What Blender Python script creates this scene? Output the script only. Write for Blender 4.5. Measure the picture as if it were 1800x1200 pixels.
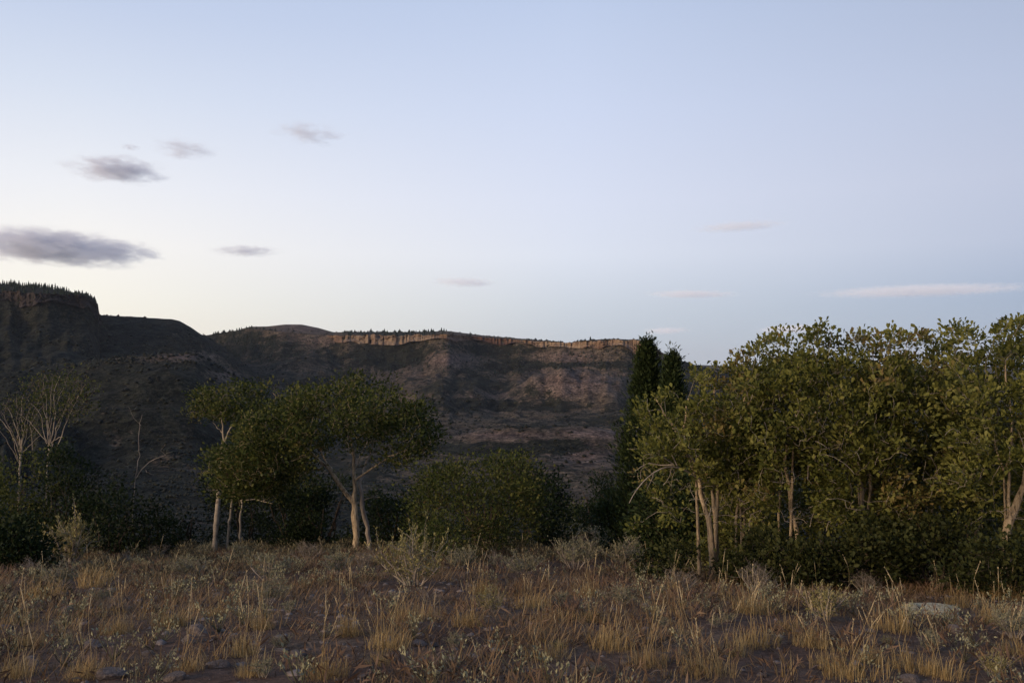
import bpy, math, random
import numpy as np
from mathutils import Vector

# ------------------------------------------------------------------ camera, sky, sun, exposure
for o in list(bpy.data.objects):
    bpy.data.objects.remove(o)
SC = bpy.context.scene
COL = SC.collection
FPX, CX, CY = 1559.0, 900.0, 600.0          # focal length and centre of the photograph, in its pixels
PITCH = math.radians(1.84)
CAMZ = 1.6
cam_d = bpy.data.cameras.new('camera')
cam_d.sensor_width = 36.0
cam_d.lens = 36.0 * FPX / 1800.0
cam_d.clip_start, cam_d.clip_end = 0.1, 200000.0
cam = bpy.data.objects.new('camera', cam_d)
cam.location = (0, 0, CAMZ)
cam.rotation_euler = (math.pi / 2 + PITCH, 0, 0)
COL.objects.link(cam)
SC.camera = cam

SUN_AZ, SUN_EL = -126.0, 12.0                 # degrees from the view direction (left is negative), elevation
world = bpy.data.worlds.new('World')
SC.world = world
world.use_nodes = True
wn = world.node_tree
wn.nodes.clear()
wl = wn.links.new


def wmath(op, a, b=None, clamp=False):
    n = wn.nodes.new('ShaderNodeMath')
    n.operation = op
    n.use_clamp = clamp
    for i, v in enumerate((a, b)):
        if v is None: continue
        if isinstance(v, (int, float)): n.inputs[i].default_value = v
        else: wl(v, n.inputs[i])
    return n.outputs[0]


w_out = wn.nodes.new('ShaderNodeOutputWorld')
w_sky = wn.nodes.new('ShaderNodeTexSky')
w_sky.sky_type = 'NISHITA'
w_sky.sun_disc = False
w_sky.sun_elevation = math.radians(SUN_EL)
w_sky.sun_rotation = math.radians(SUN_AZ)
w_sky.altitude = 2400
w_sky.dust_density = 2.0
w_sky.ozone_density = 2.0
w_bg = wn.nodes.new('ShaderNodeBackground')
w_bg.inputs['Strength'].default_value = 0.1
wl(w_sky.outputs[0], w_bg.inputs['Color'])
# the twilight arch: pale cream towards the set sun, blue away from it, dusky along the far horizon
w_tc = wn.nodes.new('ShaderNodeTexCoord')
w_sep = wn.nodes.new('ShaderNodeSeparateXYZ')
wl(w_tc.outputs['Generated'], w_sep.inputs[0])
w_el = wmath('DIVIDE', wmath('ARCSINE', w_sep.outputs[2]), math.pi / 2, True)   # 0 horizon .. 1 zenith
w_hl = wmath('SQRT', wmath('ADD', wmath('MULTIPLY', w_sep.outputs[0], w_sep.outputs[0]), wmath('ADD', wmath('MULTIPLY', w_sep.outputs[1], w_sep.outputs[1]), 1e-6)))
_g = math.radians(-62)
w_dot = wmath('DIVIDE', wmath('ADD', wmath('MULTIPLY', w_sep.outputs[0], math.sin(_g)), wmath('MULTIPLY', w_sep.outputs[1], math.cos(_g))), w_hl)
w_th = wmath('MULTIPLY', wmath('ARCCOSINE', wmath('MINIMUM', wmath('MAXIMUM', w_dot, -1.0), 1.0)), 180 / math.pi)


def lin(c):
    return [((v / 255 + .055) / 1.055) ** 2.4 if v > 10 else v / 255 / 12.92 for v in c]


EL = [1.0, 4.0, 7.3, 10.9, 16.2, 20.9, 35.0, 60.0, 90.0]
SKY_L = [(255, 245, 224), (255, 250, 236), (253, 250, 245), (241, 243, 248), (218, 227, 243), (198, 211, 236), (150, 175, 215), (105, 140, 190), (85, 120, 175)]
SKY_C = [(186, 193, 204), (204, 210, 219), (221, 226, 238), (218, 224, 241), (207, 217, 240), (196, 209, 235), (150, 175, 216), (105, 140, 190), (85, 120, 175)]
SKY_R = [(153, 163, 185), (160, 172, 194), (184, 191, 210), (191, 197, 216), (184, 194, 217), (174, 186, 211), (138, 160, 200), (100, 134, 184), (85, 120, 175)]
NI_L = [(160, 178, 170), (156, 175, 172), (138, 161, 174), (125, 148, 167), (110, 132, 155), (100, 121, 144), (75, 95, 120), (50, 68, 95), (45, 60, 85)]
NI_C = [(133, 147, 140), (126, 145, 147), (112, 134, 148), (100, 121, 140), (88, 108, 129), (80, 98, 120), (62, 80, 103), (45, 60, 85), (45, 60, 85)]
MIXF = 0.15


def w_ramp(T, N):
    r = wn.nodes.new('ShaderNodeValToRGB')
    r.color_ramp.interpolation = 'B_SPLINE' if False else 'LINEAR'
    e = r.color_ramp.elements
    while len(e) < len(EL): e.new(.5)
    for el, d, t, n in zip(e, EL, T, N):
        el.position = d / 90.0
        el.color = (*[max(0.0, (p - MIXF * q) / (1 - MIXF)) for p, q in zip(lin(t), lin(n))], 1)
    wl(w_el, r.inputs[0])
    return r.outputs[0]


def w_mix(fac, a, b):
    m = wn.nodes.new('ShaderNodeMix')
    m.data_type = 'RGBA'
    wl(fac, m.inputs[0]); wl(a, m.inputs[6]); wl(b, m.inputs[7])
    return m.outputs[2]


w_f1 = wmath('DIVIDE', wmath('SUBTRACT', w_th, 36.0), 30.0, True)
w_f2 = wmath('DIVIDE', wmath('SUBTRACT', w_th, 66.0), 27.0, True)
w_col = w_mix(w_f2, w_mix(w_f1, w_ramp(SKY_L, NI_L), w_ramp(SKY_C, NI_C)), w_ramp(SKY_R, NI_C))
w_bg2 = wn.nodes.new('ShaderNodeBackground')
w_bg2.inputs['Strength'].default_value = 1.0
wl(w_col, w_bg2.inputs['Color'])
w_ms = wn.nodes.new('ShaderNodeMixShader')
w_ms.inputs[0].default_value = 1 - MIXF
wl(w_bg.outputs[0], w_ms.inputs[1]); wl(w_bg2.outputs[0], w_ms.inputs[2])
wl(w_ms.outputs[0], w_out.inputs['Surface'])

sun_d = bpy.data.lights.new('sun', 'SUN')
sun_d.energy = 4.6
sun_d.angle = math.radians(26)
sun_d.color = (1.0, 0.75, 0.50)
sun = bpy.data.objects.new('sun', sun_d)
_a, _e = math.radians(SUN_AZ), math.radians(SUN_EL)
sun.rotation_euler = Vector((math.sin(_a) * math.cos(_e), math.cos(_a) * math.cos(_e), math.sin(_e))).to_track_quat('Z', 'Y').to_euler()
COL.objects.link(sun)

SC.view_settings.view_transform = 'Standard'
SC.view_settings.look = 'None'
SC.view_settings.exposure = 0.0
SC.view_settings.gamma = 1.0
SC.view_settings.use_curve_mapping = False
SC.render.engine = 'CYCLES'
SC.cycles.use_denoising = True
SC.cycles.max_bounces = 6
SC.cycles.diffuse_bounces = 3
SC.cycles.transmission_bounces = 3
SC.cycles.volume_bounces = 3

# ------------------------------------------------------------------ helpers
R = np.random.default_rng(7)


def u_of(x, y):
    az = np.clip(np.arctan2(x, y), -1.15, 1.15)
    return CX + FPX * np.tan(az)


def at(px, py, D):
    """the point at forward distance D that the photograph shows at pixel (px, py)"""
    a, b = (px - CX) / FPX, (CY - py) / FPX
    dy = math.cos(PITCH) - b * math.sin(PITCH)
    dz = math.sin(PITCH) + b * math.cos(PITCH)
    s = D / dy
    return np.array([a * s, D, CAMZ + dz * s])


_lat = np.random.default_rng(3).random((256, 256))


def vnoise(x, y):
    xi, yi = np.floor(x).astype(int), np.floor(y).astype(int)
    fx, fy = x - xi, y - yi
    fx = fx * fx * (3 - 2 * fx)
    fy = fy * fy * (3 - 2 * fy)
    a = _lat[xi & 255, yi & 255]
    b = _lat[(xi + 1) & 255, yi & 255]
    c = _lat[xi & 255, (yi + 1) & 255]
    d = _lat[(xi + 1) & 255, (yi + 1) & 255]
    return (a * (1 - fx) + b * fx) * (1 - fy) + (c * (1 - fx) + d * fx) * fy


def fbm(x, y, n=4):
    s, a, t = 0, 0.5, 0
    for i in range(n):
        s = s + a * vnoise(x * 2 ** i + 17.3 * i, y * 2 ** i - 9.1 * i)
        t += a
        a *= 0.5
    return s / t - 0.5


class MB:
    """collects pieces and links them as ONE mesh object"""

    def __init__(s):
        s.v, s.f3, s.f4, s.a3, s.a4, s.n = [], [], [], [], [], 0

    def add(s, v, f, a=0.5):
        v = np.asarray(v, dtype=np.float64).reshape(-1, 3)
        f = np.asarray(f, dtype=np.int64)
        a = np.broadcast_to(np.asarray(a, dtype=np.float64), (len(f),))
        (s.f3 if f.shape[1] == 3 else s.f4).append(f + s.n)
        (s.a3 if f.shape[1] == 3 else s.a4).append(a)
        s.v.append(v)
        s.n += len(v)

    def tube(s, pts, rad, sides=6, a=0.5):
        P = np.asarray(pts, float)
        n = len(P)
        rad = np.broadcast_to(np.asarray(rad, float), (n,))
        T = np.gradient(P, axis=0)
        T /= np.linalg.norm(T, axis=1)[:, None] + 1e-9
        ref = np.array([0.31, 0.17, 0.93]) if abs(T[:, 2].mean()) < 0.8 else np.array([0.93, 0.31, 0.1])
        A = np.cross(T, ref)
        A /= np.linalg.norm(A, axis=1)[:, None] + 1e-9
        B = np.cross(T, A)
        th = np.arange(sides) * 2 * math.pi / sides
        ring = P[:, None] + rad[:, None, None] * (A[:, None] * np.cos(th)[None, :, None] + B[:, None] * np.sin(th)[None, :, None])
        i = np.arange(n - 1)[:, None] * sides
        j = np.arange(sides)[None]
        k = (j + 1) % sides
        f = np.stack([i + j, i + k, i + sides + k, i + sides + j], -1).reshape(-1, 4)
        s.add(ring.reshape(-1, 3), f, a)

    def mesh(s, name, mat, smooth=False):
        me = bpy.data.meshes.new(name)
        v = np.concatenate(s.v)
        f3 = np.concatenate(s.f3) if s.f3 else np.zeros((0, 3), int)
        f4 = np.concatenate(s.f4) if s.f4 else np.zeros((0, 4), int)
        at_ = np.concatenate([np.concatenate(s.a3) if s.a3 else np.zeros(0), np.concatenate(s.a4) if s.a4 else np.zeros(0)])
        me.vertices.add(len(v))
        me.vertices.foreach_set('co', v.astype(np.float32).ravel())
        me.loops.add(f3.size + f4.size)
        me.loops.foreach_set('vertex_index', np.concatenate([f3.ravel(), f4.ravel()]).astype(np.int32))
        me.polygons.add(len(f3) + len(f4))
        st = np.concatenate([np.arange(len(f3)) * 3, f3.size + np.arange(len(f4)) * 4]).astype(np.int32)
        me.polygons.foreach_set('loop_start', st)
        if smooth:
            me.polygons.foreach_set('use_smooth', np.ones(len(st), bool))
        at2 = me.attributes.new('tone', 'FLOAT', 'FACE')
        at2.data.foreach_set('value', at_.astype(np.float32))
        me.update(calc_edges=True)
        me.materials.append(mat)
        return me

    def build(s, name, mat, parent=None, smooth=False, kind=None):
        o = bpy.data.objects.new(name, s.mesh(name, mat, smooth))
        COL.objects.link(o)
        if parent:
            o.parent = parent
        if kind:
            o['kind'] = kind
        return o


def tag(o, label=None, cat=None, group=None, kind=None):
    if label: o['label'] = label
    if cat: o['category'] = cat
    if group: o['group'] = group
    if kind: o['kind'] = kind
    return o


def empty(name, loc, rz=0.0):
    o = bpy.data.objects.new(name, None)
    o.empty_display_size = 0.3
    o.location = tuple(loc)
    o.rotation_euler = (0, 0, rz)
    COL.objects.link(o)
    return o


def copy_thing(src, loc, rz=0.0, sc=1.0, label=None):
    c = src.copy()
    COL.objects.link(c)
    c.location = tuple(loc)
    c.rotation_euler = (0, 0, rz)
    c.scale = (sc, sc, sc) if np.isscalar(sc) else tuple(sc)
    if label: c['label'] = label
    for ch in list(src.children):
        d = ch.copy()
        COL.objects.link(d)
        d.parent = c
    return c


# ------------------------------------------------------------------ materials
def mat_new(name):
    m = bpy.data.materials.new(name)
    m.use_nodes = True
    nt = m.node_tree
    nt.nodes.clear()
    out = nt.nodes.new('ShaderNodeOutputMaterial')
    return m, nt, out


def ramp(nt, fac, stops):
    r = nt.nodes.new('ShaderNodeValToRGB')
    e = r.color_ramp.elements
    while len(e) < len(stops):
        e.new(0.5)
    for el, (p, c) in zip(e, stops):
        el.position = p
        el.color = (*c, 1)
    nt.links.new(fac, r.inputs[0])
    return r.outputs[0]


def noise_tex(nt, scale, detail=4, rough=0.55, vec=None, stretch=None):
    n = nt.nodes.new('ShaderNodeTexNoise')
    n.inputs['Scale'].default_value = scale
    n.inputs['Detail'].default_value = detail
    n.inputs['Roughness'].default_value = rough
    if vec is None:
        tc = nt.nodes.new('ShaderNodeTexCoord')
        vec = tc.outputs['Object']
    if stretch:
        mp = nt.nodes.new('ShaderNodeMapping')
        mp.inputs['Scale'].default_value = stretch
        nt.links.new(vec, mp.inputs[0])
        vec = mp.outputs[0]
    nt.links.new(vec, n.inputs['Vector'])
    return n.outputs['Fac']


def mixc(nt, fac, a, b, typ='MIX'):
    m = nt.nodes.new('ShaderNodeMix')
    m.data_type = 'RGBA'
    m.blend_type = typ
    for sock, val in ((0, fac), (6, a), (7, b)):
        if isinstance(val, (int, float)):
            m.inputs[sock].default_value = val
        elif isinstance(val, tuple):
            m.inputs[sock].default_value = (*val, 1)
        else:
            nt.links.new(val, m.inputs[sock])
    return m.outputs[2]


def attr(nt, name):
    a = nt.nodes.new('ShaderNodeAttribute')
    a.attribute_name = name
    return a


def leaf_mat(name, cols, trans=0.25, rough=0.6, spec=0.1):
    m, nt, out = mat_new(name)
    t = attr(nt, 'tone').outputs['Fac']
    c = ramp(nt, t, [(i / (len(cols) - 1), k) for i, k in enumerate(cols)])
    p = nt.nodes.new('ShaderNodeBsdfPrincipled')
    p.inputs['Roughness'].default_value = rough
    p.inputs['Specular IOR Level'].default_value = spec
    tr = nt.nodes.new('ShaderNodeBsdfTranslucent')
    mx = nt.nodes.new('ShaderNodeMixShader')
    mx.inputs[0].default_value = trans
    nt.links.new(c, p.inputs['Base Color'])
    nt.links.new(c, tr.inputs['Color'])
    nt.links.new(p.outputs[0], mx.inputs[1])
    nt.links.new(tr.outputs[0], mx.inputs[2])
    nt.links.new(mx.outputs[0], out.inputs['Surface'])
    return m


def rough_mat(name, stops, scale, stretch=None, bump=0.3, bscale=None, detail=6, dist=0.02):
    m, nt, out = mat_new(name)
    f = noise_tex(nt, scale, detail, 0.6, stretch=stretch)
    c = ramp(nt, f, stops)
    p = nt.nodes.new('ShaderNodeBsdfPrincipled')
    p.inputs['Roughness'].default_value = 0.9
    p.inputs['Specular IOR Level'].default_value = 0.1
    nt.links.new(c, p.inputs['Base Color'])
    b = nt.nodes.new('ShaderNodeBump')
    b.inputs['Strength'].default_value = bump
    b.inputs['Distance'].default_value = dist
    nt.links.new(noise_tex(nt, bscale or scale * 3, 5, stretch=stretch), b.inputs['Height'])
    nt.links.new(b.outputs[0], p.inputs['Normal'])
    nt.links.new(p.outputs[0], out.inputs['Surface'])
    return m


M = {}
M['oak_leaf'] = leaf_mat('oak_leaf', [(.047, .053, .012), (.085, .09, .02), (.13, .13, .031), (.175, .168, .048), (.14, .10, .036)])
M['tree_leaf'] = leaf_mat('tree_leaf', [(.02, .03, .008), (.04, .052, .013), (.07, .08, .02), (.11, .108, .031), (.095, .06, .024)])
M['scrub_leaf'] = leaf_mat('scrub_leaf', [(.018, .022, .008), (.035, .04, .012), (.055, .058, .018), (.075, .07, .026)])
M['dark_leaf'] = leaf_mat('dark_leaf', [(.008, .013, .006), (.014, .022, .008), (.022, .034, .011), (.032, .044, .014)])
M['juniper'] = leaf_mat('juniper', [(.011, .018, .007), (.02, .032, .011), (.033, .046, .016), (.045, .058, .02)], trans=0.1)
M['sage'] = leaf_mat('sage', [(.09, .085, .05), (.17, .16, .10), (.25, .235, .14), (.33, .305, .18)], trans=0.2)
M['rabbit'] = leaf_mat('rabbitbrush', [(.13, .11, .05), (.20, .175, .07), (.27, .235, .10), (.34, .28, .13)], trans=0.2)
M['brow'] = leaf_mat('brow_growth', [(.05, .04, .026), (.09, .075, .045), (.14, .118, .07), (.21, .185, .11)], trans=0.15)
M['dead_twig'] = leaf_mat('dead_twig', [(.06, .045, .035), (.11, .085, .06), (.17, .135, .095), (.24, .195, .14)], trans=0.05)
M['mauve'] = leaf_mat('dry_ground_brush', [(.055, .033, .024), (.095, .058, .04), (.135, .085, .056), (.18, .12, .072)], trans=0.1)
M['mat'] = leaf_mat('matted_grass', [(.105, .058, .028), (.185, .112, .053), (.265, .172, .082), (.33, .235, .125)], trans=0.2)
M['grass'] = leaf_mat('dry_grass', [(.17, .108, .042), (.27, .178, .072), (.37, .26, .115), (.45, .34, .17), (.48, .385, .24)], trans=0.3)
M['bark'] = rough_mat('oak_bark', [(.34, (.06, .045, .03)), (.46, (.28, .21, .135)), (.66, (.46, .36, .24))], 26, (1, 1, .3), 1.0, 50)
M['pale_bark'] = rough_mat('pale_bark', [(.3, (.10, .08, .062)), (.42, (.25, .205, .155)), (.7, (.36, .30, .225))], 7, (1, 1, 1.6), .3, 18)
M['grey_bark'] = rough_mat('dead_wood', [(.3, (.15, .12, .10)), (.55, (.27, .225, .185)), (.75, (.38, .33, .28))], 12, (1, 1, .3), .5, 30)
M['twig_bark'] = rough_mat('reddish_twig_bark', [(.3, (.09, .066, .054)), (.7, (.21, .165, .135))], 12, (1, 1, .3), .5, 30)
M['dark_bark'] = rough_mat('dark_bark', [(.3, (.03, .022, .016)), (.7, (.08, .06, .045))], 12, (1, 1, .3), .5, 30)
M['stone'] = rough_mat('stone', [(.3, (.10, .078, .068)), (.5, (.17, .135, .118)), (.7, (.25, .205, .175))], 6, None, .8, 22, dist=0.03)
M['lichen_stone'] = rough_mat('lichen_stone', [(.3, (.20, .165, .12)), (.45, (.38, .33, .22)), (.6, (.48, .42, .27)), (.75, (.30, .26, .21))], 7, None, .9, 20, dist=0.03)


def terrain_mat():
    m, nt, out = mat_new('hillside')
    tc = nt.nodes.new('ShaderNodeTexCoord')
    ob = tc.outputs['Object']
    msk = attr(nt, 'masks').outputs['Color']
    sep = nt.nodes.new('ShaderNodeSeparateColor')
    nt.links.new(msk, sep.inputs[0])
    n1 = noise_tex(nt, 0.012, 6, 0.62, ob)
    n2 = noise_tex(nt, 0.055, 5, 0.65, ob)
    n3 = noise_tex(nt, 0.16, 6, 0.72, ob)
    grass = ramp(nt, n2, [(.3, (.034, .026, .019)), (.5, (.06, .047, .033)), (.7, (.09, .07, .048))])
    red = ramp(nt, n2, [(.3, (.058, .04, .034)), (.55, (.095, .068, .056)), (.75, (.135, .10, .082))])
    c = mixc(nt, sep.outputs[0], grass, red)
    sage = ramp(nt, n3, [(.35, (.008, .009, .007)), (.65, (.022, .022, .015))])
    add = nt.nodes.new('ShaderNodeMath'); add.operation = 'ADD'
    h0 = nt.nodes.new('ShaderNodeMath'); h0.operation = 'MULTIPLY_ADD'; h0.inputs[1].default_value = 0.8
    nt.links.new(n3, h0.inputs[0]); nt.links.new(n1, h0.inputs[2])
    nt.links.new(h0.outputs[0], add.inputs[0])
    h = nt.nodes.new('ShaderNodeMath'); h.operation = 'MULTIPLY'; h.inputs[1].default_value = 0.9
    nt.links.new(n2, h.inputs[0])
    nt.links.new(h.outputs[0], add.inputs[1])
    add2 = nt.nodes.new('ShaderNodeMath'); add2.operation = 'ADD'
    nt.links.new(add.outputs[0], add2.inputs[0])
    nt.links.new(sep.outputs[1], add2.inputs[1])
    mr = nt.nodes.new('ShaderNodeMapRange')
    mr.inputs[1].default_value = 1.33; mr.inputs[2].default_value = 1.39
    nt.links.new(add2.outputs[0], mr.inputs[0])
    sf = ramp(nt, mr.outputs[0], [(.0, (0, 0, 0)), (1.0, (1, 1, 1))])
    c = mixc(nt, sf, c, sage)  # dark cover; its mask also carries the left slope's painted shade
    gr = ramp(nt, noise_tex(nt, 0.42, 4, 0.75, ob), [(.36, (.3, .3, .31)), (.5, (.95, .95, .95)), (.64, (1.9, 1.85, 1.8))])
    c = mixc(nt, 1.0, c, gr, 'MULTIPLY')
    gr2 = ramp(nt, noise_tex(nt, 0.09, 4, 0.7, ob, (1, 1, 2.5)), [(.36, (.4, .42, .42)), (.5, (1, 1, 1)), (.64, (1.55, 1.5, 1.45))])
    c = mixc(nt, 1.0, c, gr2, 'MULTIPLY')
    rock = ramp(nt, n3, [(.3, (.17, .11, .075)), (.6, (.30, .21, .145)), (.8, (.36, .27, .19))])
    c = mixc(nt, sep.outputs[2], c, rock)
    p = nt.nodes.new('ShaderNodeBsdfPrincipled')
    p.inputs['Roughness'].default_value = 0.95
    p.inputs['Specular IOR Level'].default_value = 0.05
    nt.links.new(c, p.inputs['Base Color'])
    b = nt.nodes.new('ShaderNodeBump')
    b.inputs['Strength'].default_value = 1.0
    b.inputs['Distance'].default_value = 4.0
    nt.links.new(n2, b.inputs['Height'])
    nt.links.new(b.outputs[0], p.inputs['Normal'])
    nt.links.new(p.outputs[0], out.inputs['Surface'])
    return m


def soil_mat():
    m, nt, out = mat_new('dry_soil')
    tc = nt.nodes.new('ShaderNodeTexCoord')
    ob = tc.outputs['Object']
    n1 = noise_tex(nt, 0.9, 6, 0.6, ob)
    n2 = noise_tex(nt, 14, 5, 0.7, ob)
    c = ramp(nt, n1, [(.3, (.085, .052, .038)), (.5, (.12, .076, .054)), (.7, (.145, .10, .066))])
    g = ramp(nt, n2, [(.35, (.55, .53, .52)), (.55, (1, 1, 1)), (.72, (1.5, 1.45, 1.4))])
    c = mixc(nt, 1.0, c, g, 'MULTIPLY')
    p = nt.nodes.new('ShaderNodeBsdfPrincipled')
    p.inputs['Roughness'].default_value = 0.95
    p.inputs['Specular IOR Level'].default_value = 0.05
    nt.links.new(c, p.inputs['Base Color'])
    b = nt.nodes.new('ShaderNodeBump')
    b.inputs['Strength'].default_value = 0.9
    b.inputs['Distance'].default_value = 0.03
    nt.links.new(n2, b.inputs['Height'])
    nt.links.new(b.outputs[0], p.inputs['Normal'])
    nt.links.new(p.outputs[0], out.inputs['Surface'])
    return m


M['hill'] = terrain_mat()
M['soil'] = soil_mat()
M['cliff'] = rough_mat('cliff_rock', [(.28, (.10, .063, .045)), (.45, (.165, .113, .077)), (.6, (.23, .167, .113)), (.78, (.29, .22, .155))], 0.09, (1, 1, .22), .9, .3, dist=2.0)
_nt = M['cliff'].node_tree
_pb = next(n for n in _nt.nodes if n.type == 'BSDF_PRINCIPLED')
_cl = _pb.inputs['Base Color'].links[0].from_socket
_f = ramp(_nt, noise_tex(_nt, .009, 3, .5), [(.42, (1, 1, 1)), (.56, (0, 0, 0))])
_nt.links.new(mixc(_nt, _f, _cl, mixc(_nt, 1.0, _cl, (.50, .37, .36), 'MULTIPLY')), _pb.inputs['Base Color'])
M['shaded_cliff'] = rough_mat('shaded_cliff_rock', [(.28, (.014, .012, .012)), (.45, (.024, .019, .018)), (.6, (.036, .027, .024)), (.78, (.048, .037, .033))], 0.09, (1, 1, .22), .9, .3, dist=2.0)  # cliff rock darkened in its colour to stand for the left mesa's shade
M['brush'] = leaf_mat('far_brush', [(.006, .007, .005), (.012, .013, .008), (.024, .024, .015)], trans=0.0)
M['conifer'] = leaf_mat('far_conifer', [(.008, .012, .008), (.014, .02, .012), (.022, .029, .016)], trans=0.0)

# ------------------------------------------------------------------ terrain
NEAR_D = [-200, -60, -8, 0, 4.5, 7, 9, 14, 20, 24, 28, 36, 60, 120, 200, 320, 500]
NEAR_Z = [6, 3, .15, .03, 0, -.32, -.65, -1.45, -2.44, -3.15, -4.4, -7.4, -15, -30, -42, -50, -52]


def zpix(y, D):
    return CAMZ + D * np.tan(PITCH + np.arctan((CY - y) / FPX))


def tab(u, pairs):
    a = np.array(pairs, float)
    return np.interp(u, a[:, 0], a[:, 1])


FM_D = [(-500, 2100), (355, 1900), (440, 1760), (560, 1660), (600, 1570), (700, 1540), (790, 1480), (830, 1560), (900, 1570), (1000, 1500), (1020, 1470), (1130, 1420), (1165, 1500), (1200, 1620), (1300, 1800), (2600, 2000)]
FM_Y = [(-500, 600), (340, 596), (400, 586), (440, 580), (480, 583), (560, 589), (590, 591), (620, 590), (790, 588), (850, 593), (1000, 603), (1012, 601), (1075, 598), (1130, 600), (1150, 608), (1165, 622), (1200, 636), (1250, 648), (1400, 665), (2600, 670)]
FM_C = [(570, 0), (592, 9), (620, 11), (700, 14), (790, 15), (812, 7), (840, 6), (880, 10), (930, 8), (990, 8), (1012, 14), (1130, 17), (1150, 13), (1168, 6), (1190, 0)]
FM_RISE = [(420, 0), (470, 6), (500, 13), (530, 16), (560, 12), (585, 6), (610, 6), (700, 5), (790, 6), (850, 3), (1000, 0), (1060, 2), (1130, 1), (1150, 0)]
LM_D = [(-1200, 1330), (-300, 1280), (0, 1260), (60, 1235), (150, 1240), (176, 1270), (600, 1400)]
LM_Y = [(-1200, 522), (-300, 527), (0, 530), (150, 532), (163, 538), (171, 548), (174, 566), (190, 590), (260, 635), (420, 700), (700, 800)]
LM_C = [(-1200, 26), (0, 26), (130, 25), (165, 28), (173, 22), (180, 0)]
LM_RISE = [(-1200, 18), (0, 11), (80, 8), (130, 2), (165, 0)]
HL_Y = [(-900, 570), (100, 562), (172, 562), (250, 565), (300, 567), (315, 570), (335, 580), (355, 592), (400, 616), (430, 640), (520, 700), (700, 780)]
SP_Y = [(-700, 690), (0, 655), (120, 640), (210, 629), (300, 622), (345, 624), (380, 642), (430, 668), (490, 700), (600, 760), (760, 850)]
FR_Y = [(-900, 640), (600, 646), (1100, 643), (1190, 640), (1260, 642), (1400, 643), (1600, 646), (1800, 643), (2600, 638)]


def ledge(u):
    """how much of the rim cliff stands clear of the talus, along the rim"""
    return np.clip(.35 + 1.3 * vnoise(u * .022 + 4, u * 0 + 9) * (.6 + .8 * vnoise(u * .09, u * 0 + 2)), .25, 1.2)


def H_layers(x, y):
    r = np.hypot(x, y)
    u = u_of(x, y)
    d = np.where(y > 0, np.sqrt(y * y + 0.35 * x * x), y)
    gul = fbm(x * .011 + 5, y * .011, 5)
    fine = fbm(x * .05 + 1, y * .05 + 4, 3)
    base = np.interp(d, NEAR_D, NEAR_Z)
    # the open shelf between the round bush and the junipers lies a little further out
    base = base + 1.3 * np.exp(-((x - 3.2) / 3.0) ** 2 - ((y - 31) / 5.0) ** 2)
    wnear = np.clip((r - 40) / 250, 0, 1)
    base = base + 0.10 * fbm(x * .5, y * .5, 4) * np.clip(r / 3, 0, 1) + 0.5 * fbm(x * .12, y * .12, 3) * np.clip((r - 4) / 10, 0, 1) + wnear * (20 * gul + 4 * fine)
    wob = 45 * fbm(u * .012, u * 0 + 2, 3) + 12 * fbm(u * .07, u * 0 + 7, 3)
    out = [base]

    def mesa(Dt, Yt, Ct, Rt, s1, s2, s3, span):
        D = tab(u, Dt) + (wob if Ct else 0)
        zt = zpix(tab(u, Yt), D)
        ch = tab(u, Ct) * ledge(u) * D / FPX if Ct else 0 * u
        rise = tab(u, Rt) * D / FPX if Rt else 0 * u
        dd = D - r
        t = np.clip(-dd / span, 0, 1)
        back = zt + (rise + span * zt / np.maximum(D, 1) * (rise > 0.2)) * t * t * (3 - 2 * t) - 0.02 * np.maximum(-dd - span, 0)
        spur = fbm(u * .02 + 3, dd * .003, 4)
        fr = np.maximum(dd, 0)
        front = zt - ch - s1 * np.minimum(fr, 50) - s2 * np.clip(fr - 50, 0, 130) - s3 * np.maximum(fr - 180, 0)
        w = np.clip(fr / 60, 0, 1)
        rid = np.abs(fbm(u * .016 + dd * .010 + 11, dd * .006 - u * .004 + 3, 4))
        front = front + w * (26 * spur + 14 * gul + 5 * fine - 22 * np.clip(.14 - rid, 0, 1) * 1.6)
        return np.where(dd < -4, back, np.where(dd < 2, zt - ch, front))
    out.append(mesa(FM_D, FM_Y, FM_C, FM_RISE, .5, .27, .12, 260))
    out.append(mesa(LM_D, LM_Y, LM_C, LM_RISE, .55, .28, .11, 200))
    # rounded hill between the mesas, the tan spur before it, the far plateau: ridges that fall off both ways
    for (D0, Y, s, sb) in ((1380, HL_Y, .30, .1), (760, SP_Y, .26, .2)):
        D = D0 + 40 * fbm(u * .01 + 9, u * 0, 3)
        zt = zpix(tab(u, Y), D)
        dd = D - r
        rr = np.sqrt(dd * dd + 400) - 20
        h = zt - np.where(dd > 0, s, sb) * rr + np.clip(np.abs(dd) / 80, 0, 1) * (20 * gul + 6 * fine) + 2.0 * fine
        out.append(h)
    D = 6500
    zt = zpix(tab(u, FR_Y) + 2.5 * fbm(u * .012, u * 0 + 4, 4), D)
    out.append(zt - .06 * np.abs(D - r))
    return out, u, r


def bumps(x, y):
    """the red conical hill below the far cliffs and the low benches of the valley"""
    h = 0
    for (px, py, D, amp, sx, sy) in ((1005, 655, 1215, 34, 62, 75), (1060, 690, 1130, 14, 40, 60), (940, 665, 1190, 14, 40, 50), (790, 628, 1400, 12, 30, 40), (560, 640, 1450, 14, 60, 60), (900, 770, 620, 8, 90, 60), (1020, 765, 600, 9, 70, 40), (300, 800, 330, 6, 60, 40)):
        p = at(px, py, D)
        h = h + amp * np.exp(-((x - p[0]) / sx) ** 2 - ((y - p[1]) / sy) ** 2)
    return h


def H(x, y):
    x, y = np.asarray(x, float), np.asarray(y, float)
    L, u, r = H_layers(x, y)
    return np.maximum.reduce(L) + bumps(x, y)


def gz(x, y):
    return float(H(np.array([x]), np.array([y]))[0])


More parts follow.
